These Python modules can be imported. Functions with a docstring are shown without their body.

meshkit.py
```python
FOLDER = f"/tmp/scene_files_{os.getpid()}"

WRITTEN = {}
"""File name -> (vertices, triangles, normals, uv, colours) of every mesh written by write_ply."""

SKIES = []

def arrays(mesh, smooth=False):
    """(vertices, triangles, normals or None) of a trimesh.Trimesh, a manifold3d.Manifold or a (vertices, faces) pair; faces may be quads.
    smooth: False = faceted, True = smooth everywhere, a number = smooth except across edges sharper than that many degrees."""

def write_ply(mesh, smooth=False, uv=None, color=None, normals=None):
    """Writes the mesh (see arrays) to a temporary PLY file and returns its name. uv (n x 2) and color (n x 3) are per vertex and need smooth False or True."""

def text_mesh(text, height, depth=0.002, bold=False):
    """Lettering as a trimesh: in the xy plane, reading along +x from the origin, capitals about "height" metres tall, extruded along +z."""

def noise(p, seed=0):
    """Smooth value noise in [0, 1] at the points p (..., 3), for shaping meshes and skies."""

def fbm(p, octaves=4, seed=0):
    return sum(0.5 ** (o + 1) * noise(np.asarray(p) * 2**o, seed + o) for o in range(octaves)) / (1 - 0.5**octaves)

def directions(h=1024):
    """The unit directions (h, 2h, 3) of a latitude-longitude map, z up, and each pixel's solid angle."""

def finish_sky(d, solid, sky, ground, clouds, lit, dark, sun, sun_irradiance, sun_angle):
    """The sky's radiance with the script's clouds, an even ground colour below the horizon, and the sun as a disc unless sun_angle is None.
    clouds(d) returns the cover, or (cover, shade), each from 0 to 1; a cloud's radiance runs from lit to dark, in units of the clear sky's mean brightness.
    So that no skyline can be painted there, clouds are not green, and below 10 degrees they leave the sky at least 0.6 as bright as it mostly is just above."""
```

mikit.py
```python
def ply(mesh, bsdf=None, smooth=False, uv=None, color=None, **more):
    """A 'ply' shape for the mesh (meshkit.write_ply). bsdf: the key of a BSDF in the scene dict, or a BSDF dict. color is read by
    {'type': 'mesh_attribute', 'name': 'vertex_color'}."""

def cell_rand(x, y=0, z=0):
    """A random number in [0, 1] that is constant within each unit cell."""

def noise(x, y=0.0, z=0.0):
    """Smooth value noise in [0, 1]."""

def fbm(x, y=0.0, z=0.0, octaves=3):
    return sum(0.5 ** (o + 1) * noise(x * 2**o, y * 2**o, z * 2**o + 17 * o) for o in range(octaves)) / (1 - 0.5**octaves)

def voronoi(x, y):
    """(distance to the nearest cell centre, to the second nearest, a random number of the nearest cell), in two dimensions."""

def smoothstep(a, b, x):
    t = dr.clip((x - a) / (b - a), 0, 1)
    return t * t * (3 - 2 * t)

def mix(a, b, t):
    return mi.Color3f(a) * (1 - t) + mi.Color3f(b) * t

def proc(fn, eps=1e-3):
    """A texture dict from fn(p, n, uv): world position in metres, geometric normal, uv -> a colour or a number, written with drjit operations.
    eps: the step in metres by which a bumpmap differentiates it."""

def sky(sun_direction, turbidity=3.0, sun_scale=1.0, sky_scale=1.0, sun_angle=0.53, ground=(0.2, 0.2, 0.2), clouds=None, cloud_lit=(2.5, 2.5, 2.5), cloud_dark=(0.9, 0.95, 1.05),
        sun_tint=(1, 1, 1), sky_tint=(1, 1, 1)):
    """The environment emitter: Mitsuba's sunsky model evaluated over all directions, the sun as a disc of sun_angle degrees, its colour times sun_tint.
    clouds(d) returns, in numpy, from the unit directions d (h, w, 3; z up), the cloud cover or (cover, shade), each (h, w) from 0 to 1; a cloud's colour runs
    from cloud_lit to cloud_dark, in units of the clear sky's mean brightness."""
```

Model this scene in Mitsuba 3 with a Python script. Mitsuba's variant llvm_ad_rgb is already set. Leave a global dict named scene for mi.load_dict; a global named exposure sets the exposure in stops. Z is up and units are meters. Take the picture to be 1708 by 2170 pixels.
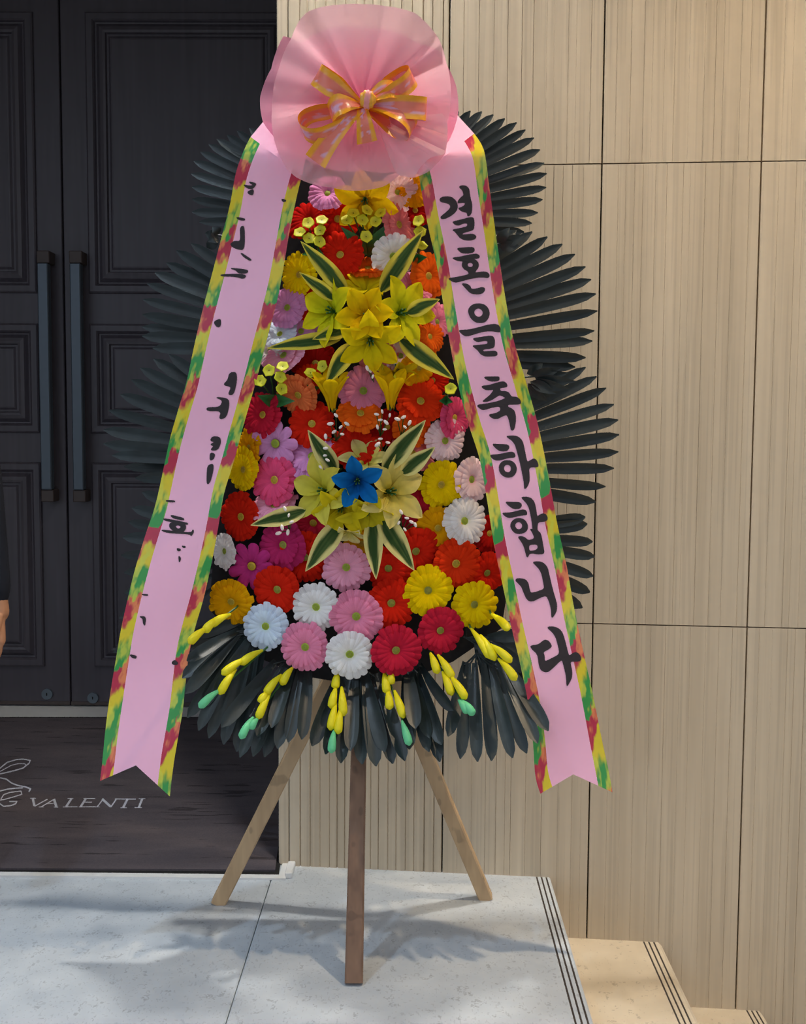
import math, numpy as np, trimesh, mitsuba as mi, drjit as dr, mikit, meshkit
import manifold3d as m3
import shapely.geometry as sg
from shapely.ops import unary_union

scene, labels = {'type': 'scene'}, {}
# ------------------------------------------------------------------ camera
FPX, CX, CY = 2400.0, 854.0, 1085.0
EYE = np.array([0.0, 0.0, 1.21])
_y = np.array([26.0, -190.0, FPX]); _y /= np.linalg.norm(_y)
_d = np.array([-192.0, (FPX**2 - 192*26) / 190.0, FPX]); _d /= np.linalg.norm(_d)
_z = -_d; _x = np.cross(_y, _z)
WM = np.stack([_x, _y, _z])                         # camera (right, down, forward) -> world
R_, D_, F_ = WM[:, 0], WM[:, 1], WM[:, 2]
cam_m = np.eye(4); cam_m[:3, 0] = -R_; cam_m[:3, 1] = -D_; cam_m[:3, 2] = F_; cam_m[:3, 3] = EYE
scene['camera'] = {'type': 'perspective', 'fov': 2 * math.degrees(math.atan(854 / FPX)), 'fov_axis': 'x',
                   'near_clip': 0.02, 'far_clip': 200.0, 'to_world': mi.ScalarTransform4f(cam_m.tolist())}
exposure = 0.68
# ------------------------------------------------------------------ sky and lamps
scene['sky'] = mikit.sky((-0.55, -0.35, 0.62), turbidity=4.0, sun_scale=0.0, sky_scale=2.5, ground=(0.30, 0.28, 0.25),
                         sky_tint=(0.90, 0.99, 1.13),
                         clouds=lambda d: (np.clip(meshkit.fbm(d * 2.2 + 3.0, 4) * 1.9 - 0.35, 0, 1), 0.35),
                         cloud_lit=(2.0, 2.0, 2.0), cloud_dark=(1.0, 1.03, 1.1))
LAMPS = [((-0.20, 2.72), (30.0, 28.5, 26.0), 'recessed ceiling downlight above the flower stand'),
         ((0.95, 2.15), (34.0, 26.5, 17.5), 'recessed warm ceiling downlight above the steps'),
         ((-1.10, 1.60), (12.0, 15.5, 19.5), 'added unseen bluish downlight cooling the floor near the standing person')]  # last lamp is added: its blue stands in for skylight on the floor
CEIL = 3.3
rng = np.random.default_rng(7)


def P(px, py, Y):
    v = WM @ np.array([(px - CX) / FPX, (py - CY) / FPX, 1.0])
    return EYE + v * (Y / v[1])


def PZ(px, py, z):
    v = WM @ np.array([(px - CX) / FPX, (py - CY) / FPX, 1.0])
    return EYE + v * ((z - EYE[2]) / v[2])


def C(h, k=1.0):
    c = np.array([int(h[i:i + 2], 16) for i in (1, 3, 5)]) / 255.0
    return np.where(c <= 0.04045, c / 12.92, ((c + 0.055) / 1.055) ** 2.4) * k


def rgb(h, k=1.0):
    return {'type': 'rgb', 'value': C(h, k).tolist()}


# ------------------------------------------------------------------ naming
_count = {}


def numbered(name):
    n = _count.get(name, 0)
    _count[name] = n + 1
    return name if n == 0 else f'{name}_{n:03d}'


def thing(name, label, cat, group=None):
    k = numbered(name)
    labels[k] = {'label': label, 'category': cat}
    if group:
        labels[k]['group'] = group
    return k


def struct(name):
    k = numbered(name)
    labels[k] = {'kind': 'structure'}
    return k


def put(key, mesh, bsdf, smooth=False, color=None, uv=None):
    scene[key] = mikit.ply(mesh, bsdf, smooth=smooth, color=color, uv=uv)
    return key


def part(parent, name, mesh, bsdf, smooth=False, color=None, uv=None, label=None, kind=None):
    k = numbered(parent + '__' + name)
    put(k, mesh, bsdf, smooth, color, uv)
    if label or kind:
        labels[k] = {}
        if label: labels[k]['label'] = label
        if kind: labels[k]['kind'] = kind
    return k


# ------------------------------------------------------------------ mesh helpers
def unit(v):
    v = np.asarray(v, float)
    return v / max(np.linalg.norm(v), 1e-12)


def box(x0, x1, y0, y1, z0, z1):
    b = trimesh.creation.box((x1 - x0, y1 - y0, z1 - z0))
    b.apply_translation(((x0 + x1) / 2, (y0 + y1) / 2, (z0 + z1) / 2))
    return b


def man(mesh):
    return m3.Manifold(m3.Mesh(np.asarray(mesh.vertices, np.float32), np.asarray(mesh.faces, np.uint32)))


def unman(m):
    q = m.to_mesh()
    return trimesh.Trimesh(q.vert_properties[:, :3], q.tri_verts, process=False)


def bevel_box(x0, x1, y0, y1, z0, z1, r=0.003):
    pts = []
    for sx in (x0 + r, x1 - r):
        for sy in (y0 + r, y1 - r):
            for sz in (z0 + r, z1 - r):
                for a in ((r, 0, 0), (-r, 0, 0), (0, r, 0), (0, -r, 0), (0, 0, r), (0, 0, -r)):
                    pts.append((sx + a[0], sy + a[1], sz + a[2]))
    return trimesh.convex.convex_hull(np.array(pts))


def grid(nu, nv):
    i = np.arange(nu - 1)[:, None] * nv + np.arange(nv - 1)[None, :]
    q = np.stack([i, i + 1, i + nv + 1, i + nv], -1).reshape(-1, 4)
    return np.vstack([q[:, [0, 1, 2]], q[:, [0, 2, 3]]])


def tri(v, f):
    return trimesh.Trimesh(np.asarray(v, float), np.asarray(f, int), process=False)


def tube(pts, rad, n=8, cap=True):
    pts = np.asarray(pts, float)
    rad = np.broadcast_to(rad, (len(pts),))
    t = np.gradient(pts, axis=0)
    t /= np.linalg.norm(t, axis=1, keepdims=True)
    a = unit(np.cross(t[0], [0.31, 0.2, 0.93]))
    vs = []
    for p, d, r in zip(pts, t, rad):
        a = unit(a - d * (a @ d)); b = np.cross(d, a)
        th = np.arange(n) * 2 * np.pi / n
        vs.append(p + r * (np.cos(th)[:, None] * a + np.sin(th)[:, None] * b))
    v = np.vstack(vs); f = []
    for i in range(len(pts) - 1):
        for j in range(n):
            k = (j + 1) % n
            f += [[i * n + j, i * n + k, (i + 1) * n + k], [i * n + j, (i + 1) * n + k, (i + 1) * n + j]]
    if cap:
        v = np.vstack([v, pts[:1], pts[-1:]]); m = (len(pts) - 1) * n
        for j in range(n):
            k = (j + 1) % n
            f += [[len(v) - 2, k, j], [len(v) - 1, m + j, m + k]]
    return tri(v, f)


def beam(a, b, w, d, side=(1, 0, 0), taper=1.0):
    a, b = np.asarray(a, float), np.asarray(b, float)
    t = unit(b - a); s = unit(np.asarray(side) - t * (np.asarray(side) @ t)); u = np.cross(t, s)
    pts = []
    c = 0.18
    for p, k in ((a, 1.0), (b, taper)):
        for i, j in ((1, 1 - c), (1 - c, 1), (-1 + c, 1), (-1, 1 - c), (-1, -1 + c), (-1 + c, -1), (1 - c, -1), (1, -1 + c)):
            pts.append(p + k * (s * w / 2 * i + u * d / 2 * j))
    return trimesh.convex.convex_hull(np.array(pts))


def chaikin(p, n=2):
    p = np.asarray(p, float)
    for _ in range(n):
        q = np.roll(p, -1, 0)
        p = np.stack([p * .78 + q * .22, p * .22 + q * .78], 1).reshape(-1, 2)
    return p


def catmull(p, n):
    """n points along a smooth open curve through p."""
    from scipy.interpolate import PchipInterpolator
    p = np.asarray(p, float)
    t = np.r_[0, np.cumsum(np.linalg.norm(np.diff(p, axis=0), axis=1))]
    return PchipInterpolator(t, p, axis=0)(np.linspace(0, t[-1], n))


def fill(poly, to3d, back=None):
    """A polygon of the picture's plane laid on the surface to3d(x, y), with a little thickness if back is given."""
    out = []
    for g in getattr(poly, 'geoms', [poly]):
        if g.is_empty or g.area < 1e-9: continue
        v, f = trimesh.creation.triangulate_polygon(g, engine='earcut')
        m = tri(np.c_[v, np.zeros(len(v))], f)
        out.append(m)
    m = trimesh.util.concatenate(out)
    v = np.array([to3d(x, y) for x, y in np.asarray(m.vertices)[:, :2]])
    return tri(v, m.faces)


def stroke_poly(lines):
    return unary_union([sg.LineString(p).buffer(w / 2, cap_style=2, join_style=1) for p, w in lines])


# ------------------------------------------------------------------ materials
def vcol(rough=0.5, trans=0.45, sheen=0.0):
    return {'type': 'principledthin', 'base_color': {'type': 'mesh_attribute', 'name': 'vertex_color'}, 'roughness': rough, 'diff_trans': trans, 'sheen': sheen, 'eta': 1.4}


def two(b):
    return {'type': 'twosided', 'bsdf': b}


scene['petal_mat'] = vcol(0.55, 0.5)
scene['thick_mat'] = two({'type': 'principled', 'base_color': {'type': 'mesh_attribute', 'name': 'vertex_color'}, 'roughness': 0.5, 'specular': 0.4})
scene['leaf_mat'] = two({'type': 'principled', 'base_color': {'type': 'mesh_attribute', 'name': 'vertex_color'}, 'roughness': 0.38, 'specular': 0.5})
scene['palm_mat'] = two({'type': 'principled', 'base_color': mikit.proc(lambda p, n, uv: mikit.mix(C('#141d1d').tolist(), C('#233133').tolist(), mikit.fbm(p.x * 30, p.y * 30, p.z * 30))), 'roughness': 0.42, 'specular': 0.5})
scene['bow_mat'] = two({'type': 'principled', 'base_color': {'type': 'mesh_attribute', 'name': 'vertex_color'}, 'roughness': 0.28, 'specular': 0.6})
for _n, _s in (('organza_mat', 0.36), ('pink_organza_mat', 0.22)):
    scene[_n] = {'type': 'principledthin', 'base_color': {'type': 'mesh_attribute', 'name': 'vertex_color'}, 'roughness': 0.12, 'diff_trans': 1.0, 'spec_trans': _s, 'eta': 1.15}
scene['satin_mat'] = two({'type': 'principled', 'base_color': rgb('#f6b6cf'), 'roughness': 0.36, 'specular': 0.7, 'sheen': 0.4})
scene['ink_mat'] = two({'type': 'principled', 'base_color': rgb('#2a2024'), 'roughness': 0.6})
scene['green_mat'] = two({'type': 'principled', 'base_color': rgb('#2c5a24'), 'roughness': 0.5})
scene['black_mat'] = two({'type': 'principled', 'base_color': rgb('#0d0d0e'), 'roughness': 0.8})


def border_tex(p, n, uv):
    t = uv.y * 6.2 + 0.40 * mikit.fbm(uv.x * 2.0, uv.y * 32.0, 1.0) + 0.2 * uv.x
    s = t - dr.floor(t)
    crim, yel, grn, org = (C(h).tolist() for h in ('#b82e48', '#dcc62c', '#369646', '#ee9458'))
    c = mikit.mix(crim, yel, mikit.smoothstep(0.26, 0.38, s))
    c = mikit.mix(c, grn, mikit.smoothstep(0.54, 0.72, s))
    c = mikit.mix(c, crim, mikit.smoothstep(0.95, 1.0, s))
    leaf = mikit.smoothstep(0.45, 0.72, mikit.fbm(uv.x * 2.6 + 5.0 + uv.y * 9.0, uv.y * 34.0, 4.0))
    inner = dr.select(s < 0.33, mi.Color3f(org), mi.Color3f(C('#cfd24a').tolist()))
    c = c * (1 - 0.75 * leaf) + inner * (0.75 * leaf)
    return c


scene['border_mat'] = two({'type': 'principled', 'base_color': mikit.proc(border_tex), 'roughness': 0.25, 'specular': 0.6})


def wood_tex(a, b):
    def fn(p, n, uv):
        g = mikit.fbm(p.x * 60 + p.z * 1.5, p.y * 60, p.z * 5.0)
        k = mikit.smoothstep(0.74, 0.84, mikit.noise(p.x * 60, p.y * 60, p.z * 30))
        return mikit.mix(a, b, g) * (1 - 0.25 * k)
    return mikit.proc(fn)


scene['pale_wood_mat'] = {'type': 'principled', 'base_color': wood_tex(C('#c6a982').tolist(), C('#9c7f5e').tolist()), 'roughness': 0.6}
scene['dark_wood_mat'] = {'type': 'principled', 'base_color': wood_tex(C('#8a6a52').tolist(), C('#563e30').tolist()), 'roughness': 0.6}


def wall_tex(p, n, uv):
    s = mikit.fbm(p.x * 70, p.y * 70, p.z * 1.3, 4)
    s2 = mikit.fbm(p.x * 9, p.y * 9, p.z * 0.6, 3)
    line = mikit.smoothstep(0.60, 0.70, mikit.noise(p.x * 190, p.y * 190, p.z * 1.7))
    c = mikit.mix(C('#aa9c86').tolist(), C('#d0c2ab').tolist(), dr.clip(s * 0.6 + s2 * 0.5, 0, 1))
    return c * (1 - 0.08 * line)


scene['wall_mat'] = {'type': 'principled', 'base_color': mikit.proc(wall_tex), 'roughness': 0.7, 'specular': 0.25}


def stone(a, b):
    def fn(p, n, uv):
        g = mikit.fbm(p.x * 14, p.y * 14, p.z * 14, 4)
        sp = mikit.smoothstep(0.78, 0.86, mikit.noise(p.x * 260, p.y * 160, p.z * 160))
        sp2 = mikit.smoothstep(0.80, 0.85, mikit.noise(p.x * 70 + 9, p.y * 60, 3.0)) * mikit.smoothstep(0.45, 0.7, mikit.noise(p.x * 300, p.y * 300, 1.0))
        return mikit.mix(a, b, g) * (1 - 0.12 * sp - 0.22 * sp2)
    return mikit.proc(fn)


scene['floor_mat'] = {'type': 'principled', 'base_color': stone(C('#adb5bc').tolist(), C('#c6ccd0').tolist()), 'roughness': 0.42, 'specular': 0.4}
scene['step_mat'] = {'type': 'principled', 'base_color': stone(C('#bfb199').tolist(), C('#d3c7b1').tolist()), 'roughness': 0.5, 'specular': 0.35}
scene['groove_mat'] = {'type': 'principled', 'base_color': rgb('#3a342f'), 'roughness': 0.8}
scene['white_mat'] = {'type': 'principled', 'base_color': rgb('#d9d9d6'), 'roughness': 0.45}
scene['ceiling_mat'] = {'type': 'principled', 'base_color': rgb('#b8b4ac'), 'roughness': 0.8}


def door_tex(p, n, uv):
    g = mikit.fbm(p.x * 60, p.y * 60, p.z * 2.2, 3)
    return mikit.mix(C('#434047').tolist(), C('#544f58').tolist(), g)


scene['door_paint'] = {'type': 'principled', 'base_color': mikit.proc(door_tex), 'roughness': 0.42, 'specular': 0.5}
scene['handle_mat'] = {'type': 'principled', 'base_color': rgb('#56616b'), 'roughness': 0.35, 'metallic': 0.35}
scene['mount_mat'] = {'type': 'principled', 'base_color': rgb('#4a3f3c'), 'roughness': 0.5}
scene['bolt_mat'] = {'type': 'principled', 'base_color': rgb('#66727c'), 'roughness': 0.4, 'metallic': 0.4}


def mat_tex(p, n, uv):
    g = mikit.fbm(p.x * 5, p.y * 16, 2.0, 4)
    h = mikit.noise(p.x * 350, p.y * 350, 0.0)
    k = mikit.smoothstep(0.70, 0.78, mikit.fbm(p.x * 7 + 3, p.y * 60, 8.0, 3))
    return mikit.mix(C('#403d44').tolist(), C('#5e5658').tolist(), g * 0.8 + h * 0.25) * (1 - 0.5 * k)


scene['mat_mat'] = {'type': 'principled', 'base_color': mikit.proc(mat_tex), 'roughness': 0.9, 'specular': 0.15}
scene['print_mat'] = two({'type': 'principled', 'base_color': rgb('#b9bcc6'), 'roughness': 0.8})
scene['skin_mat'] = {'type': 'principled', 'base_color': rgb('#c08560'), 'roughness': 0.5}
scene['navy_mat'] = {'type': 'principled', 'base_color': rgb('#10121c'), 'roughness': 0.85}
scene['trouser_mat'] = {'type': 'principled', 'base_color': rgb('#1c1d22'), 'roughness': 0.85}
scene['shoe_mat'] = {'type': 'principled', 'base_color': rgb('#141414'), 'roughness': 0.4}
scene['hair_mat'] = {'type': 'principled', 'base_color': rgb('#15110f'), 'roughness': 0.5}
scene['lens_mat'] = {'type': 'principled', 'base_color': rgb('#ffffff'), 'roughness': 0.6}

# ------------------------------------------------------------------ floor, steps
WL, WR = PZ(612, 1835, 0), PZ(1140, 1858, 0)              # foot of the reeded wall
WD = unit([WR[0] - WL[0], WR[1] - WL[1], 0]); WN = np.array([WD[1], -WD[0], 0])   # along the wall, out of it


def wall_u(px, py):
    """Along-wall distance (and height) of a picture point on the wall."""
    v = WM @ np.array([(px - CX) / FPX, (py - CY) / FPX, 1.0])
    q = EYE + v * (((WL - EYE) @ WN) / (v @ WN))
    return (q - WL) @ WD, q[2]


DOOR_Y = PZ(150, 1497, 0)[1]
EDGE_X = PZ(1166, 1859, 0)[0]
RISE = -PZ(1225, 1985, 0)[2]
q1 = P(1225, 1985, PZ(1150, 1858, 0)[1]); RISE = -q1[2]
STEP2_X = PZ(1400, 1992, -RISE)[0]
q2 = P(1470, 2131, PZ(1300, 1988, -RISE)[1] - 0.02)
RISE2 = -q2[2]
STEP3_X = PZ(1612, 2136, -RISE2)[0]
floor = struct('floor')
Y_FRONT = -1.2


def slab(name, x0, x1, y0, y1, z1, th, mat, grooves=(), r=0.012, parent=floor):
    b = bevel_box(x0, x1, y0, y1, z1 - th, z1, min(r, th / 3))
    m = man(b)
    for gx in grooves:
        m = m - man(box(gx - 0.0022, gx + 0.0022, y0 + 0.03, y1 - 0.03, z1 - 0.005, z1 + 0.02))
    k = part(parent, name, unman(m), mat)
    for gx in grooves:
        part(k, 'groove', box(gx - 0.0022, gx + 0.0022, y0 + 0.031, y1 - 0.031, z1 - 0.006, z1 - 0.0012), 'groove_mat')
    return k


def wy(x):
    """Y of the wall's foot at x."""
    return WL[1] + (x - WL[0]) * WD[1] / WD[0]


seam = PZ(571, 1873, 0)[0]
gs = [PZ(px, 2000, 0)[0] for px in (1175, 1186.5, 1198)]
BACK = WL[1] + 0.06
slab('tile', seam + 0.0008, EDGE_X, Y_FRONT, BACK, 0, 0.03, 'floor_mat', gs, r=0.0035)
slab('tile', seam - 1.2, seam - 0.0008, Y_FRONT, BACK, 0, 0.03, 'floor_mat', r=0.002)
slab('tile', seam - 2.403, seam - 1.203, Y_FRONT, BACK, 0, 0.03, 'floor_mat', r=0.002)
slab('tile', seam - 3.606, seam - 2.406, Y_FRONT, BACK, 0, 0.03, 'floor_mat', r=0.002)
part(floor, 'riser', box(-3.6, EDGE_X - 0.006, Y_FRONT, DOOR_Y + 0.3, -1.0, -0.0302), 'step_mat')
g2 = [PZ(px, 2050, -RISE)[0] for px in (1388, 1399, 1410)]
slab('step', EDGE_X - 0.02, STEP2_X, Y_FRONT, BACK, -RISE, 0.03, 'step_mat', g2)
part(floor, 'riser', box(EDGE_X - 0.02, STEP2_X - 0.006, Y_FRONT, BACK, -1.0, -RISE - 0.0302), 'step_mat')
g3 = [PZ(px, 2165, -RISE2)[0] for px in (1596, 1606, 1616)]
slab('step', STEP2_X - 0.02, STEP3_X, Y_FRONT, BACK, -RISE2, 0.03, 'step_mat', g3)
part(floor, 'riser', box(STEP2_X - 0.02, STEP3_X - 0.006, Y_FRONT, BACK, -1.0, -RISE2 - 0.0302), 'step_mat')
slab('step', STEP3_X - 0.02, STEP3_X + 0.29, Y_FRONT, BACK, -RISE2 - 0.16, 0.03, 'step_mat')
slab('pavement', STEP3_X + 0.25, 5.0, Y_FRONT - 3, BACK, -RISE2 - 0.32, 0.05, 'step_mat')
# threshold in the recess
part(floor, 'threshold', box(-3.4, WL[0] + 0.12, BACK + 0.002, DOOR_Y + 0.3, -0.03, 0.0), 'white_mat')

# ------------------------------------------------------------------ reeded wall
wall = struct('wall_right')
z_a = wall_u(1400, 345)[1]; z_b = wall_u(1400, 1325)[1]
us = [0.0] + [wall_u(x, 895)[0] for x in (945, 1265, 1597)]
pw = us[3] - us[2]
us += [us[3] + pw, us[3] + 2 * pw, us[3] + 3 * pw]
zs = [z_b - 1.25, z_b, z_a, z_a + (z_a - z_b)]


def wall_pt(u, z, d):
    return WL + WD * u + WN * d + np.array([0, 0, z])


def reeded(u0, u1, z0, z1, strength, seed):
    r = np.random.default_rng(seed)
    prof = [(u0, -0.03), (u0, -0.002), (u0 + 0.002, 0.0)]
    u = u0 + 0.004
    while u < u1 - 0.03:
        if strength > 0.6:
            w = r.uniform(0.015, 0.027); g = r.uniform(0.0026, 0.0048); d = r.uniform(0.003, 0.006)
        else:
            w = r.uniform(0.014, 0.042); g = r.uniform(0.0012, 0.0022); d = r.uniform(0.0006, 0.0020) * (0.55 + strength)
        u += w
        if u + g > u1 - 0.006: break
        prof += [(u, 0.0), (u + g * .3, -d), (u + g * .7, -d), (u + g, r.uniform(-0.0012, 0.0) if strength > .6 else 0.0)]
        u += g
    prof += [(u1 - 0.002, 0.0), (u1, -0.002), (u1, -0.03)]
    poly = sg.Polygon(prof)
    m = trimesh.creation.extrude_polygon(poly, z1 - z0, engine='earcut')
    v = np.asarray(m.vertices)
    return tri(np.array([wall_pt(a, z0 + c, b) for a, b, c in v]), m.faces[:, ::-1])


for i in range(6):
    for j in range(3):
        z0 = zs[j] if j else -0.0
        if i >= 2 and j == 0: z0 = zs[0]
        if i == 1 and j == 0: z0 = -RISE - 0.01
        part(wall, 'panel', reeded(us[i] + 0.0018, us[i + 1] - 0.0018, z0 + (0.0015 if j else 0.0), zs[j + 1] - 0.0015, (1.0, 0.5, 0.3, 0.4, 0.5, 0.4)[i], 40 + i * 3 + j), 'wall_mat')
core = box(0, us[-1], -0.35, -0.03, -1.2, zs[3])
part(wall, 'core', tri(np.array([wall_pt(a, c, b) for a, b, c in core.vertices]), core.faces[:, ::-1]), 'groove_mat')
# side of the recess, seen only from the left
for j in range(3):
    z0 = (0.0, zs[1], zs[2])[j]
    part(wall, 'side_panel', bevel_box(WL[0] - 0.028, WL[0] + 0.0, WL[1] + 0.004, DOOR_Y - 0.0, z0 + 0.0015, zs[j + 1] - 0.0015, 0.002), 'wall_mat')
lw = struct('wall_left')
LWX = P(-365, 900, DOOR_Y)[0]
put(lw, box(-4.6, LWX, 3.08, DOOR_Y + 0.3, -0.03, zs[3]), 'wall_mat')
cl = struct('ceiling')
ceil_m = man(box(-4.6, 5.0, 0.9, DOOR_Y + 0.35, CEIL, CEIL + 0.3))
for (lx, ly), _, _ in LAMPS:
    c = trimesh.creation.cylinder(0.062, 0.16, sections=32); c.apply_translation((lx, ly, CEIL + 0.07))
    ceil_m = ceil_m - man(c)
put(cl, unman(ceil_m), 'ceiling_mat')
for (lx, ly), rad, lab in LAMPS:
    k = thing('downlight', lab, 'ceiling light')
    ring = trimesh.creation.annulus(0.054, 0.072, 0.012, sections=32); ring.apply_translation((lx, ly, CEIL - 0.006))
    part(k, 'trim_ring', ring, 'white_mat')
    disc = trimesh.creation.cylinder(0.048, 0.01, sections=32); disc.apply_translation((lx, ly, CEIL + 0.07))
    kk = part(k, 'lens', disc, 'lens_mat')
    scene[kk]['emitter'] = {'type': 'area', 'radiance': {'type': 'rgb', 'value': [44 * c for c in rad]}}

# ------------------------------------------------------------------ doors
SX = P(140, 900, DOOR_Y)[0]


def rect_sweep(x0, x1, z0, z1, prof, y):
    """A raised panel: rings at (inset, height out of the door) and a flat field inside."""
    v, f = [], []
    for ins, h in prof:
        v += [(x0 + ins, y - h, z0 + ins), (x1 - ins, y - h, z0 + ins), (x1 - ins, y - h, z1 - ins), (x0 + ins, y - h, z1 - ins)]
    for k in range(len(prof) - 1):
        for j in range(4):
            a, b, c, d = 4 * k + j, 4 * k + (j + 1) % 4, 4 * k + 4 + (j + 1) % 4, 4 * k + 4 + j
            f += [[a, b, c], [a, c, d]]
    o = 4 * (len(prof) - 1)
    f += [[o, o + 1, o + 2], [o, o + 2, o + 3]]
    return tri(v, f)


PROF = [(0, 0.0), (0.002, 0.012), (0.008, 0.016), (0.030, 0.016), (0.036, 0.010), (0.040, 0.002), (0.046, 0.001), (0.060, 0.016), (0.074, 0.020), (0.084, 0.018),
        (0.088, 0.006), (0.096, 0.006), (0.104, 0.012), (0.110, 0.013)]


def dz(py):
    return P(140, py, DOOR_Y)[2]


for side, nm in ((-1, 'door_1'), (1, 'door_2')):
    k = struct(nm)
    x0, x1 = (SX + 0.003, SX + 1.03) if side > 0 else (SX - 1.03, SX - 0.003)
    part(k, 'leaf', bevel_box(x0, x1, DOOR_Y, DOOR_Y + 0.05, 0.006, dz(-130), 0.003), 'door_paint')
    for pt, pb in ((26, 622), (686, 918), (980, 1412)):
        a, b = SX + side * 0.105, SX + side * 0.93
        part(k, 'panel', rect_sweep(min(a, b), max(a, b), dz(pb), dz(pt), PROF, DOOR_Y), 'door_paint')
    hx = P(98 if side < 0 else 166, 800, DOOR_Y - 0.06)[0]
    t, b = P(90, 532, DOOR_Y - 0.06)[2], P(90, 1063, DOOR_Y - 0.06)[2]
    h = part(k, 'handle', bevel_box(hx - 0.022, hx + 0.022, DOOR_Y - 0.085, DOOR_Y - 0.045, b + 0.05, t - 0.05, 0.004), 'handle_mat')
    for z0, z1 in ((b, b + 0.05), (t - 0.05, t)):
        part(h, 'mount', bevel_box(hx - 0.026, hx + 0.026, DOOR_Y - 0.075, DOOR_Y + 0.0, z0, z1, 0.003), 'mount_mat')
    bx, bz = (P(101, 1470, DOOR_Y) if side < 0 else P(198, 1478, DOOR_Y))[[0, 2]]
    cy = trimesh.creation.cylinder(0.023, 0.012, sections=28); cy.apply_transform(trimesh.transformations.rotation_matrix(math.pi / 2, (1, 0, 0))); cy.apply_translation((bx, DOOR_Y - 0.006, bz))
    lk = part(k, 'lock', cy, 'bolt_mat')
    ky = bevel_box(bx - 0.002, bx + 0.002, DOOR_Y - 0.0135, DOOR_Y - 0.011, bz - 0.006, bz + 0.006, 0.0006)
    part(lk, 'keyhole', ky, 'black_mat')
    part(k, 'kick_strip', box(x0, x1, DOOR_Y - 0.004, DOOR_Y, 0.008, 0.022), 'mount_mat')
tr = struct('trim_1')
put(tr, trimesh.util.concatenate([bevel_box(SX + 1.034, WL[0] - 0.03, DOOR_Y - 0.03, DOOR_Y + 0.1, 0.001, zs[3], 0.004), bevel_box(LWX + 0.001, SX - 1.034, DOOR_Y - 0.03, DOOR_Y + 0.1, 0.001, zs[3], 0.004),
                                     box(SX - 1.034, SX + 1.034, DOOR_Y - 0.03, DOOR_Y + 0.1, dz(-130) + 0.004, zs[3])]), 'door_paint')
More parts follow.
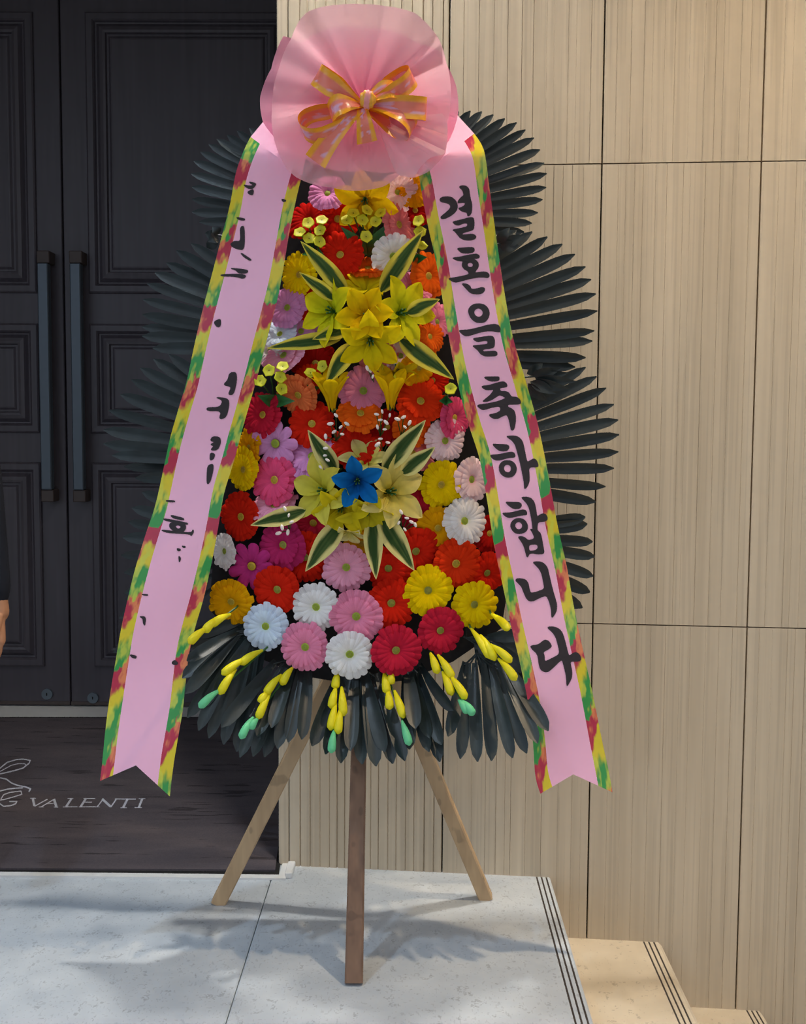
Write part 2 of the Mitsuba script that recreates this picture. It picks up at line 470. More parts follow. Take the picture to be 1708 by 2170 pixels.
put(struct('wall_back'), box(-4.6, 0.6, DOOR_Y + 0.1, DOOR_Y + 0.3, 0.0, zs[3]), 'groove_mat')

# ------------------------------------------------------------------ door mat
mat = thing('door_mat', 'dark charcoal door mat with pale lettering lying before the double door', 'door mat')
mc = [PZ(-330, 1526, 0.0), PZ(627, 1526, 0.0), PZ(583, 1851, 0.0), PZ(-700, 1842, 0.0)]
mc[1][0] = min(mc[1][0], WL[0] - 0.04)


def prism(pts, z0, z1):
    m = trimesh.creation.extrude_polygon(sg.Polygon([p[:2] for p in pts]), z1 - z0, engine='earcut')
    m.apply_translation((0, 0, z0))
    return m


part(mat, 'pile', prism(mc, 0.0005, 0.010), 'mat_mat')
rim = [PZ(-330, 1522, 0.0), PZ(640, 1522, 0.0), PZ(590, 1859, 0.0), PZ(-700, 1850, 0.0)]
rim[1][0] = min(rim[1][0], WL[0] - 0.032)
part(mat, 'rubber_edge', prism(rim, 0.0003, 0.005), 'black_mat', label='black rubber edge')
fr = struct('trim_2')
fb = [PZ(604, 1866, 0), PZ(604, 1858, 0)]
put(fr, trimesh.util.concatenate([box(-3.3, PZ(606, 1862, 0)[0], PZ(600, 1866, 0)[1], PZ(600, 1858, 0)[1], 0.0002, 0.006),
                                  prism([PZ(592, 1858, 0), PZ(608, 1858, 0), PZ(650, 1522, 0) * [0, 1, 1] + [WL[0] - 0.029, 0, 0], PZ(640, 1522, 0) * [0, 1, 1] + [WL[0] - 0.031, 0, 0]], 0.0002, 0.006),
                                  bevel_box(PZ(604, 1860, 0)[0], PZ(620, 1860, 0)[0], PZ(600, 1862, 0)[1], WL[1] - 0.004, 0.0, 0.016, 0.002)]), 'white_mat')
O7 = lambda pts: [(0 + x * .1932, 1570 + y * .1932) for x, y in pts]
logo = [([(-40, 330), (0, 300), (80, 235), (180, 205), (260, 200), (330, 215), (320, 245), (250, 300), (160, 325), (60, 350), (-40, 370)], 14), ([(-30, 350), (20, 325), (120, 270), (200, 250), (270, 250), (285, 265)], 10),
        ([(-40, 400), (0, 405), (70, 420), (130, 465), (200, 490), (280, 505), (335, 525), (315, 560)], 16), ([(-40, 560), (0, 550), (80, 530), (160, 520), (250, 515)], 14),
        ([(10, 640), (40, 590), (110, 565), (230, 550), (240, 585), (180, 605), (60, 640), (-30, 655)], 12), ([(100, 665), (185, 665), (170, 690), (120, 710), (40, 718), (0, 690), (-30, 660)], 14)]
part(mat, 'emblem', fill(stroke_poly([(O7(p), w * .1932) for p, w in logo]), lambda x, y: PZ(x, y, 0.0106)), 'print_mat', label='pale line emblem')
LET = {'V': [([(360, 635), (378, 715)], 26), ([(378, 718), (520, 640)], 12), ([(330, 630), (395, 630)], 9)],
       'A': [([(450, 725), (595, 640)], 11), ([(592, 638), (620, 725)], 28), ([(520, 690), (600, 685)], 8), ([(425, 725), (480, 725)], 7), ([(590, 727), (640, 727)], 7)],
       'L': [([(785, 632), (725, 722)], 24), ([(690, 725), (850, 722)], 10), ([(740, 631), (805, 631)], 8)],
       'E': [([(940, 635), (885, 722)], 24), ([(915, 631), (1045, 632)], 10), ([(930, 672), (1010, 672)], 10), ([(865, 724), (1050, 722)], 10)],
       'N': [([(1130, 640), (1068, 722)], 12), ([(1120, 636), (1215, 722)], 26), ([(1215, 726), (1275, 640)], 14), ([(1050, 724), (1095, 724)], 7)],
       'T': [([(1262, 637), (1490, 639)], 12), ([(1398, 640), (1350, 730)], 24), ([(1320, 733), (1390, 733)], 8)],
       'I': [([(1560, 636), (1522, 730)], 24), ([(1520, 634), (1595, 634)], 8), ([(1475, 732), (1555, 732)], 8)]}
for ch, st in LET.items():
    part(mat, 'letter', fill(stroke_poly([(O7(p), w * .1932) for p, w in st]), lambda x, y: PZ(x, y, 0.0106)), 'print_mat')

# ------------------------------------------------------------------ wreath stand
stand = thing('wreath_stand', 'wooden tripod stand with dark backing board carrying the congratulation flowers', 'flower stand')
apex = P(772, 1330, 2.70)
ff, fl, frr = PZ(750, 2066, 0.018), PZ(463, 1900, 0.016), PZ(1030, 1890, 0.016)
part(stand, 'leg', beam(ff * [1, 1, 0], P(764, 1400, 2.655), 0.0385, 0.036, taper=0.86), 'dark_wood_mat', label='dark brown front leg')
part(stand, 'leg', beam(fl * [1, 1, 0], apex + [-0.02, 0, 0], 0.036, 0.034), 'pale_wood_mat')
part(stand, 'leg', beam(frr * [1, 1, 0], apex + [0.02, 0, 0], 0.034, 0.034), 'pale_wood_mat')
part(stand, 'pole', beam(apex + [0, .006, -0.05], P(765, 60, 2.70), 0.036, 0.02), 'pale_wood_mat')
BPX = [(660, 150), (870, 150), (902, 400), (950, 640), (992, 830), (1046, 1060), (1078, 1230), (1062, 1330), (960, 1400), (860, 1440), (760, 1450), (640, 1430), (520, 1380), (446, 1290), (458, 1100), (520, 860), (568, 680), (612, 400)]
bp = [P(x, y, 2.665)[[0, 2]] for x, y in BPX]
bm = trimesh.creation.extrude_polygon(sg.Polygon(bp), 0.025, engine='earcut')
part(stand, 'backing_board', tri(np.c_[bm.vertices[:, 0], 2.655 + bm.vertices[:, 2], bm.vertices[:, 1]], bm.faces[:, ::-1]), 'black_mat', label='black backing board')
# ------------------------------------------------------------------ ribbons
RW = {'R': dict(
    L=[(888, 372), (905, 470), (925, 560), (945, 680), (965, 790), (990, 890), (1018, 980), (1032, 1060), (1046, 1150), (1065, 1240), (1084, 1330), (1105, 1420), (1119, 1490), (1130, 1580), (1134, 1640), (1145, 1682)],
    R=[(1005, 283), (1026, 320), (1036, 390), (1050, 490), (1066, 600), (1086, 710), (1112, 800), (1140, 900), (1161, 1000), (1181, 1110), (1201, 1200), (1217, 1290), (1236, 1380), (1256, 1470), (1276, 1570), (1291, 1640), (1298, 1679)]),
      'L': dict(
    L=[(531, 290), (512, 330), (499, 370), (488, 430), (470, 500), (452, 570), (431, 650), (412, 730), (395, 810), (377, 870), (360, 930), (345, 1000), (329, 1070), (306, 1140), (285, 1210), (268, 1280), (255, 1340), (245, 1400), (235, 1460), (224, 1540), (216, 1620), (212, 1655)],
    R=[(640, 372), (626, 430), (612, 500), (602, 560), (591, 620), (576, 680), (560, 740), (545, 800), (528, 860), (511, 920), (495, 980), (474, 1050), (462, 1120), (447, 1200), (431, 1270), (411, 1340), (400, 1390), (393, 1450), (388, 1500), (378, 1560), (368, 1620), (360, 1688)])}


def rib_y(px, py):
    """How far from the camera the hanging ribbons are."""
    t = np.clip((py - 250) / 1430, 0, 1)
    return 2.475 + 0.045 * math.sin(math.pi * t) - 0.01 * t + 0.004 * math.sin(py / 62.0 + px / 90.0) + 0.05 * max(0, (330 - py) / 90.0)


def make_ribbon(side, label):
    k = thing('message_ribbon', label, 'ribbon')
    n = 110
    Lc, Rc = catmull(RW[side]['L'], n), catmull(RW[side]['R'], n)
    notch = (1215, 1641) if side == 'R' else (288, 1622)
    cols = [0, .045, .09, .135, .18, .25, .32, .39, .46, .5, .54, .61, .68, .75, .82, .865, .91, .955, 1]
    tops = {'R': ((872, 300), (962, 236)), 'L': ((655, 300), (560, 255))}[side]
    px = []
    for i in range(n):
        a, b = Lc[i], Rc[i]
        row = [a + (b - a) * s for s in cols]
        t = i / (n - 1)
        if t > 0.9:
            mid = np.array(notch); base = (Lc[-1] + Rc[-1]) / 2
            for c, s in enumerate(cols):
                w = 1 - abs(s - .5) * 2
                row[c] = row[c] + (mid - base) * w * ((t - .9) / .1) ** 1.0
        px.append(row)
    px = np.array(px)
    head = []
    for e in np.linspace(0, 1, 9)[:-1]:
        la, ra = np.array(tops[0] if side == 'R' else tops[1]), np.array(tops[1] if side == 'R' else tops[0])
        a = la * (1 - e) + Lc[0] * e; b = ra * (1 - e) + Rc[0] * e
        head.append([a + (b - a) * s for s in cols])
    px = np.vstack([np.array(head), px])
    N = len(px)
    pts = np.array([[P(x, y, rib_y(x, y)) for x, y in row] for row in px])
    mid = pts[:, 9]
    vlen = np.r_[0, np.cumsum(np.linalg.norm(np.diff(mid, axis=0), axis=1))]

    def strip(c0, c1, name, mat_, r0=0, r1=None):
        r1 = N if r1 is None else r1
        v = pts[r0:r1, c0:c1 + 1].reshape(-1, 3)
        uv = np.array([[ (cols[c] - cols[c0]) / (cols[c1] - cols[c0]), vlen[i] + (0.07 if c0 else 0)] for i in range(r0, r1) for c in range(c0, c1 + 1)])
        return part(k, name, tri(v, grid(r1 - r0, c1 - c0 + 1)), mat_, smooth=True, uv=uv)
    h = 8
    strip(0, 18, 'shoulder', 'satin_mat', 0, h + 1)
    strip(4, 14, 'satin_band', 'satin_mat', h)
    strip(0, 4, 'border_strip', 'border_mat', h)
    strip(14, 18, 'border_strip', 'border_mat', h)
    return k


rr = make_ribbon('R', 'pink satin ribbon with dark Korean brush lettering before the pale reeded wall')
rl = make_ribbon('L', 'pink satin ribbon with scattered dark brush strokes before the dark double door')
Z = 220 / 1708.0


def glyph(o, polys, holes=(), z=Z):
    f = lambda p: [(o[0] + x * z, o[1] + y * z) for x, y in p]
    g = unary_union([sg.Polygon(chaikin(f(p), 2)).buffer(0) for p in polys])
    g = g.buffer(0.9)
    for h in holes: g = g.difference(sg.Polygon(chaikin(f(h), 2)))
    return g


def ink(parent, g, name='character'):
    # cut into bands so that the strokes follow the cloth
    x0, y0, x1, y1 = g.bounds
    pieces = []
    y = math.floor(y0)
    while y < y1:
        c = g.intersection(sg.box(x0 - 1, y, x1 + 1, y + 12))
        pieces += [q for q in getattr(c, 'geoms', [c]) if q.geom_type == 'Polygon' and q.area > .05]
        y += 12
    part(parent, name, fill(sg.MultiPolygon(pieces), lambda x, y: P(x, y, rib_y(x, y) - 0.0014)), 'ink_mat')


o1, o2, o3, o4, o5, o6 = (880, 370), (920, 600), (960, 780), (1000, 920), (1060, 1160), (1080, 1280)
A = [(400, 410), (440, 372), (520, 362), (600, 375), (660, 425), (692, 490), (690, 560), (655, 620), (600, 665), (540, 700), (480, 725), (430, 725), (420, 700), (450, 670), (520, 615), (575, 560), (585, 520), (560, 480), (500, 460), (430, 450)]
B = [(725, 205), (750, 185), (830, 185), (880, 230), (890, 300), (905, 400), (930, 480), (930, 580), (915, 650), (865, 692), (855, 620), (790, 610), (740, 585), (712, 550), (760, 545), (800, 515), (825, 490), (820, 458), (760, 460), (700, 466), (710, 430), (750, 380), (800, 345), (795, 300), (775, 250)]
Cc = [(612, 778), (760, 745), (900, 705), (950, 710), (968, 760), (965, 880), (940, 915), (780, 955), (765, 998), (900, 980), (960, 982), (1003, 1020), (980, 1060), (890, 1082), (800, 1070), (740, 1040), (700, 990), (660, 940), (612, 908), (700, 895), (830, 865), (862, 845), (862, 800), (800, 795), (720, 830), (690, 830), (650, 815)]
ink(rr, glyph(o1, [A, B, Cc]))
Dd = [(690, 1213), (800, 1205), (930, 1196), (970, 1215), (970, 1260), (930, 1285), (830, 1295), (760, 1285), (720, 1250)]
E = [(610, 1370), (720, 1360), (850, 1330), (1000, 1303), (1050, 1330), (1055, 1360), (1030, 1378), (930, 1378), (1000, 1410), (1040, 1460), (1035, 1530), (985, 1590), (985, 1620), (1100, 1600), (1170, 1603), (1215, 1640), (1215, 1680), (1190, 1698), (1130, 1685), (1030, 1685), (860, 1720), (740, 1755), (670, 1770), (610, 1755), (545, 1710), (620, 1700), (760, 1675), (880, 1645), (885, 1620), (860, 1580), (800, 1550), (768, 1490), (790, 1420), (720, 1420), (660, 1400)]
Eh = [(855, 1480), (885, 1450), (935, 1456), (950, 1490), (932, 1520), (878, 1517)]
Ff = [(450, 5), (540, 15), (590, 50), (610, 102), (700, 95), (780, 70), (825, 80), (832, 115), (800, 160), (740, 178), (650, 175), (590, 155), (530, 90)]
ink(rr, unary_union([glyph(o1, [Dd, E], [Eh]), glyph(o2, [Ff])]))
G = [(558, 460), (590, 390), (660, 345), (760, 338), (840, 365), (895, 430), (910, 510), (885, 580), (840, 635), (770, 650), (680, 640), (600, 570)]
Gh = [(655, 480), (675, 435), (730, 412), (782, 438), (803, 490), (782, 537), (735, 558), (682, 537)]
H = [(403, 775), (560, 772), (720, 735), (880, 690), (1000, 675), (1060, 695), (1085, 740), (1083, 805), (1040, 800), (960, 785), (860, 785), (740, 810), (620, 850), (550, 868), (500, 862), (450, 825)]
I = [(630, 912), (760, 893), (920, 868), (970, 880), (995, 940), (990, 1040), (960, 1068), (800, 1085), (800, 1132), (950, 1120), (1010, 1118), (1037, 1150), (1030, 1192), (950, 1200), (840, 1200), (770, 1170), (720, 1100), (670, 1060), (630, 1030), (740, 1022), (870, 1008), (884, 990), (883, 945), (800, 945), (740, 965), (700, 960)]
ink(rr, glyph(o2, [G, H, I], [Gh]))
J = [(505, 148), (640, 145), (750, 143), (762, 170), (750, 205), (680, 215), (620, 215), (560, 190)]
K = [(468, 298), (600, 285), (720, 245), (820, 222), (865, 240), (888, 280), (885, 310), (760, 325), (780, 385), (860, 385), (910, 400), (945, 450), (960, 475), (1050, 480), (1100, 520), (1118, 590), (1000, 595), (900, 595), (900, 645), (960, 665), (1010, 710), (1030, 800), (1025, 900), (1005, 1000), (975, 1025), (955, 1010), (940, 920), (915, 820), (885, 765), (820, 785), (740, 830), (690, 832), (630, 810), (590, 765), (680, 755), (780, 710), (785, 660), (760, 625), (640, 645), (500, 690), (440, 660), (390, 610), (560, 590), (760, 545), (875, 495), (830, 465), (770, 440), (720, 465), (640, 520), (560, 548), (480, 552), (560, 490), (630, 430), (680, 350), (600, 358), (540, 355), (500, 335)]
ink(rr, glyph(o3, [J, K]))
Ll = [(645, 1248), (740, 1258), (870, 1258), (915, 1280), (922, 1310), (895, 1355), (830, 1365), (770, 1360), (710, 1320)]
Mm = [(610, 1432), (740, 1425), (860, 1400), (950, 1380), (1005, 1395), (1022, 1440), (1015, 1465), (900, 1475), (800, 1505), (735, 1517), (680, 1505), (640, 1475)]
Nn = [(757, 1620), (790, 1555), (860, 1520), (950, 1525), (1010, 1565), (1045, 1640), (1035, 1720), (980, 1785), (900, 1800), (820, 1770), (770, 1710)]
Nh = [(832, 1650), (855, 1600), (910, 1587), (950, 1620), (953, 1680), (920, 1716), (862, 1706)]
Oo = [(568, 33), (700, 28), (770, 50), (830, 115), (860, 240), (905, 470), (960, 435), (1020, 403), (1060, 430), (1088, 500), (1085, 540), (930, 538), (945, 700), (940, 790), (910, 860), (866, 908), (862, 800), (840, 680), (790, 440), (740, 260), (715, 170), (660, 100), (600, 60)]
ink(rr, unary_union([glyph(o3, [Ll, Mm, Nn], [Nh]), glyph(o4, [Oo])]))
Pp = [(550, 1115), (640, 1122), (770, 1122), (810, 1145), (815, 1180), (790, 1218), (730, 1228), (670, 1218), (610, 1175)]
Q = [(503, 1297), (620, 1298), (740, 1270), (840, 1243), (890, 1260), (905, 1310), (890, 1330), (790, 1335), (680, 1365), (620, 1373), (570, 1360), (530, 1330)]
Rg = [(635, 1510), (655, 1440), (720, 1392), (800, 1385), (870, 1415), (915, 1490), (915, 1560), (880, 1610), (800, 1638), (720, 1630), (665, 1580)]
Rh = [(707, 1505), (732, 1455), (782, 1445), (825, 1480), (828, 1530), (790, 1568), (737, 1560)]
S = [(815, 1040), (900, 1035), (970, 1055), (1020, 1110), (1045, 1200), (1070, 1370), (1110, 1335), (1160, 1310), (1210, 1318), (1242, 1370), (1235, 1415), (1190, 1435), (1085, 1445), (1070, 1530), (1075, 1590), (1120, 1620), (1145, 1700), (1170, 1850), (1186, 1933), (1176, 1968), (1066, 1973), (1000, 1955), (940, 1970), (931, 1993), (916, 2021), (904, 2013), (885, 1940), (861, 1850), (820, 1770), (755, 1688), (830, 1685), (880, 1710), (930, 1755), (1020, 1725), (1030, 1690), (1000, 1620), (960, 1560), (1005, 1575), (1000, 1500), (970, 1320), (940, 1200), (900, 1130), (850, 1080)]
Sh = [(938, 1822), (1072, 1814), (1084, 1870), (1054, 1906), (944, 1926)]
ink(rr, glyph(o4, [Pp, Q, Rg, S], [Rh, Sh]))
T_ = [(535, 240), (650, 235), (720, 265), (775, 330), (800, 440), (850, 660), (900, 830), (930, 940), (925, 1040), (895, 1100), (848, 1165), (845, 1040), (820, 920), (765, 785), (650, 825), (550, 880), (480, 882), (430, 835), (390, 740), (350, 640), (300, 590), (255, 545), (270, 515), (350, 515), (420, 535), (460, 590), (475, 680), (500, 755), (600, 735), (735, 685), (710, 560), (690, 450), (650, 360), (580, 285)]
ink(rr, glyph(o5, [T_]))
U = [(625, 390), (650, 375), (740, 378), (820, 415), (870, 480), (920, 650), (970, 865), (1030, 820), (1080, 795), (1130, 815), (1165, 870), (1172, 920), (1120, 942), (995, 940), (1005, 1020), (1025, 1120), (1020, 1210), (980, 1290), (942, 1358), (938, 1200), (900, 1040), (865, 910), (800, 960), (720, 1040), (635, 1115), (570, 1115), (510, 1075), (485, 1000), (470, 870), (440, 800), (380, 750), (335, 690), (470, 672), (530, 625), (580, 590), (640, 610), (680, 670), (688, 700), (640, 740), (545, 790), (570, 850), (572, 955), (680, 905), (830, 825), (800, 680), (770, 570), (730, 490), (670, 430)]
ink(rr, glyph(o6, [U]))
ZL = 460 / 1349.0
for o, frags in (((200, 260), [[[(925, 385), (965, 395), (1005, 385), (980, 412), (950, 405)], [(960, 367), (1005, 378), (1000, 392), (975, 380)], [(950, 430), (990, 412), (985, 450), (965, 445)]], [[(1165, 475), (1192, 482), (1185, 490), (1168, 488)]],
                               [[(880, 587), (935, 597), (933, 607), (900, 603)], [(845, 755), (870, 735), (910, 740), (905, 650), (932, 640), (932, 790), (890, 785), (860, 772)], [(905, 805), (975, 850), (970, 858), (930, 835)]],
                               [[(838, 903), (955, 915), (950, 935), (895, 935), (880, 915)], [(780, 945), (900, 940), (945, 950), (925, 970), (880, 955), (800, 953)]], [[(745, 1235), (785, 1218), (783, 1265), (765, 1270), (750, 1255)]],
                               [[(840, 1555), (880, 1550), (885, 1600), (865, 1690), (830, 1690), (855, 1640), (800, 1630), (830, 1600)], [(700, 1770), (780, 1770), (800, 1725), (750, 1705), (830, 1715), (838, 1750), (820, 1830), (775, 1845), (790, 1790), (700, 1790)]],
                               [[(735, 1950), (780, 1955), (785, 1990), (765, 2035), (720, 2035), (745, 2010), (720, 2000), (750, 1985), (720, 1975)], [(720, 2050), (750, 2060), (740, 2090), (718, 2100)], [(705, 2130), (740, 2120), (735, 2170), (720, 2230), (700, 2250), (700, 2180)]]]),
                 ((200, 960), [[[(440, 295), (500, 297), (498, 305), (460, 303)], [(470, 385), (555, 405), (555, 418), (490, 405)], [(425, 405), (580, 435), (578, 445), (560, 440), (570, 460), (555, 490), (500, 490), (465, 460), (470, 435), (500, 430), (440, 420)], [(410, 477), (495, 487), (605, 497), (612, 475), (617, 490), (600, 517), (598, 503), (450, 495)]],
                               [[(512, 592), (535, 598), (533, 608), (518, 608)], [(545, 578), (565, 580), (563, 588), (550, 586)], [(525, 640), (537, 655), (528, 680), (525, 660)]], [[(293, 878), (332, 880), (331, 886), (310, 884)], [(280, 1015), (320, 1018), (313, 1075), (303, 1055), (302, 1030)]],
                               [[(218, 1252), (262, 1262), (258, 1277), (235, 1272)], [(482, 1300), (500, 1287), (520, 1307), (510, 1315), (485, 1312)]]])):
    for fr_ in frags:
        hole = [[(502, 455), (520, 448), (540, 460), (520, 473)]] if fr_[0][0] == (440, 295) else ()
        for fp in fr_:
            ink(rl, glyph(o, [fp], hole if len(fp) == 11 else (), ZL), 'brush_stroke')

# ------------------------------------------------------------------ organza rosette and bow
ORG = [(677, 16), (652, 25), (636, 41), (617, 82), (592, 142), (578, 202), (576, 237), (582, 300), (607, 357), (628, 376), (649, 386), (702, 397), (775, 403), (816, 394), (851, 366), (872, 378), (905, 366), (928, 345), (943, 326), (948, 262), (955, 206), (945, 130), (930, 82), (880, 28), (816, 13), (769, 9), (720, 10)]
BACKL = [(700, 60), (640, 90), (601, 76), (575, 145), (551, 206), (552, 235), (557, 258), (590, 300), (640, 330), (770, 360), (900, 340), (950, 300), (971, 240), (966, 180), (948, 140), (932, 108), (880, 90), (770, 60)]
oc = np.array([768.0, 216.0])
rosette = thing('organza_rosette', 'sheer pink pleated organza rosette crowning the flower stand', 'organza')


def gathered(outline, y0, flare, amp, k, ph, name, n=240, m=16, grow=1.0, creases=(), mat_='organza_mat'):
    o = np.array(outline, float) - oc
    th = np.unwrap(np.arctan2(o[:, 1], o[:, 0]))
    if th[-1] < th[0]: th, o = th[::-1], o[::-1]
    tt = np.r_[th - 2 * np.pi, th, th + 2 * np.pi]; rr_ = np.tile(np.linalg.norm(o, axis=1), 3)
    q = np.argsort(tt); tt, rr_ = tt[q], rr_[q]
    ang = np.linspace(0, 2 * np.pi, n, endpoint=False) + tt[len(th)]
    rad = np.interp(ang, tt, rr_) * grow
    r = np.random.default_rng(int(ph * 100))
    warp = sum(r.uniform(.4, 1) * np.sin(j * ang + r.uniform(0, 6)) for j in (2, 3, 5)) * .5
    pts = []
    for j, s in enumerate(np.linspace(0.03, 1, m)):
        fold = np.sin(k * ang + ph + warp * 1.6) + 0.5 * np.sin((2 * k + 3) * ang + 2 * ph - warp)
        sharp = np.sign(fold) * np.abs(fold) ** 0.75
        y = y0 - flare * s ** 1.4 + amp * (0.25 + s * .9) * sharp
        for ca_, h_, w_ in creases:
            dd = (ang - ca_ + np.pi) % (2 * np.pi) - np.pi
            y = y - h_ * s * np.where(dd > 0, np.exp(-(dd / w_) ** 2), np.exp(-(dd / (w_ * .22)) ** 2))
        x_ = oc[0] + np.cos(ang + 0.05 * sharp * (1 - s)) * rad * s
        y_ = oc[1] + np.sin(ang + 0.05 * sharp * (1 - s)) * rad * s
        pts.append([P(a, b, c) for a, b, c in zip(x_, y_, y)])
    v = np.array(pts).reshape(-1, 3)
    i = np.arange(m - 1)[:, None] * n + np.arange(n)[None, :]
    j = np.arange(m - 1)[:, None] * n + (np.arange(n)[None, :] + 1) % n
    f = np.vstack([np.stack([i, j, j + n], -1).reshape(-1, 3), np.stack([i, j + n, i + n], -1).reshape(-1, 3)])
    ss = np.repeat(np.linspace(0.03, 1, m), n)[:, None]
    e = np.clip((ss - .12) / .62, 0, 1) ** .8
    col = (C('#f48fb0') * (1 - e) + C('#ffd2dc') * e) if mat_ == 'organza_mat' else np.tile(C('#f4a9c3'), (len(v), 1))
    part(rosette, name, tri(v, f), mat_, smooth=True, color=col)


gathered(BACKL, 2.452, -0.012, 0.004, 4, 0.4, 'back_sheet', grow=1.0, mat_='pink_organza_mat')
gathered(ORG, 2.428, 0.010, 0.0055, 5, 1.3, 'front_sheet', creases=[(-.62, .022, .28), (.42, .03, .30), (.78, .024, .25), (2.25, .018, .3), (-2.3, .012, .3)])
arc = catmull([(938, 240), (948, 268), (946, 300), (941, 326), (915, 333), (893, 352), (872, 376), (848, 372), (832, 350)], 60)
fv = []
for s in np.linspace(.05, 1, 12):
    for q, a in enumerate(arc):
        t = q / 59.0
        c = np.array([795, 255]) * (1 - s) + a * s
        fv.append(P(c[0], c[1], 2.418 - .022 * s + (.013 * math.sin(2.6 * math.pi * t + .6) - .016 * math.exp(-((t - .42) / .06) ** 2)) * s))
part(rosette, 'fold', tri(np.array(fv), grid(12, 60)), 'organza_mat', smooth=True, color=np.tile(C('#ffdfe6'), (len(fv), 1)))

bow = thing('gold_bow', 'gold edged pink floral bow tied at the centre of the organza rosette', 'bow')
YB = 2.375


def bow_cols(n, nl, seed):
    r = np.random.default_rng(seed)
    gold, pk, pk2, vi = C('#efa31a'), C('#ea8878'), C('#e2664c'), C('#dda3bb')
    u = np.linspace(-1, 1, n)
    out = []
    ph = r.uniform(0, 9)
    for i in range(nl):
        for a in u:
            t = meshkit.fbm(np.array([i * .35 + ph, a * 1.6 + 4, seed * 3.1]), 3)
            inner = pk * (1 - t) + pk2 * t if t < .58 else vi
            e = np.clip((abs(a) - .46) / .16, 0, 1)
            out.append(inner * (1 - e) + gold * e * (0.85 + .3 * t))
    return np.array(out)


def bow_strip(center_line, widths, wdir, name, seed):
    """A ribbon of the given width along a 3-D line, wdir = its width's direction."""
    cl, n = np.asarray(center_line), 11
    wd = np.asarray(wdir, float)
    wd = np.broadcast_to(wd, cl.shape) if wd.ndim == 1 else wd
    u = np.linspace(-1, 1, n)
    v = np.array([[c + w / 2 * a * d + np.array([0, .004 * (1 - a * a), 0]) for a in u] for c, w, d in zip(cl, widths, wd)]).reshape(-1, 3)
    part(bow, name, tri(v, grid(len(cl), n)), 'bow_mat', smooth=True, color=bow_cols(n, len(cl), seed))


S_B = YB / FPX


def bow_loop(tip, w, roll=0.0, gap=0.045, seed=1, bulge=0.03):
    c, t = np.array([768.0, 224.0]), np.array(tip, float)
    d2 = t - c; Lm = np.linalg.norm(d2) * S_B
    d = unit([d2[0], 0, -d2[1]]); side = unit(np.cross(d, [0, -1, 0]))
    nrm = np.array([0, -1.0, 0])
    ca, sa = math.cos(roll), math.sin(roll)
    wd, up = side * ca + nrm * sa, nrm * ca - side * sa
    base = P(c[0], c[1], YB + .02)
    pts, ws, dirs = [], [], []
    for s in np.linspace(0, 1, 40):
        th = s * 2 * np.pi
        along = Lm * (0.5 - 0.5 * math.cos(th))
        along = Lm * (along / Lm) ** 0.8
        hgt = gap * math.sin(th) * (0.35 + 0.65 * along / Lm) * (-1)
        pts.append(base + d * along + up * (hgt + bulge * math.sin(math.pi * along / Lm) * .3))
        k = min(1, 0.25 + 1.3 * along / Lm)
        ws.append(w * S_B * k); dirs.append(wd)
    bow_strip(pts, ws, np.array(dirs), 'loop', seed)


bow_loop((672, 160), 46, 0.25, 0.035, 3)
bow_loop((872, 160), 40, -0.55, 0.040, 5)
bow_loop((846, 204), 44, 0.35, 0.035, 8)
bow_loop((902, 230), 46, -0.2, 0.03, 9)
bow_loop((640, 272), 44, 0.95, 0.045, 12)
bow_loop((702, 246), 46, -0.2, 0.04, 14)
bow_loop((874, 274), 44, 0.45, 0.035, 17)


def bow_tail(path, w, seed):
    pts = [P(x, y, YB + dy) for x, y, dy in path]
    cl = catmull(pts, 24); d = np.gradient(cl, axis=0)
    wd = np.array([unit(np.cross(t, [0.1, -1, 0.15])) for t in d])
    bow_strip(cl, np.linspace(w * .5, w, 24) * S_B, wd, 'tail', seed)


bow_tail([(764, 226, .012), (735, 252, -.01), (700, 295, 0.0), (668, 342, .012)], 50, 21)
bow_tail([(768, 228, .012), (772, 258, -.006), (778, 302, .01)], 44, 24)
kn = trimesh.creation.icosphere(3); kv = np.asarray(kn.vertices)
part(bow, 'knot', tri(kv * [.017, .012, .019] * (1 + .06 * np.sin(kv[:, :1] * 14)) + P(779, 211, YB - .010), kn.faces), 'bow_mat', smooth=True,
     color=np.array([C('#e3a02c') if abs(v[0] - .2 * v[2]) > .35 else C('#e48c88') for v in kv]))

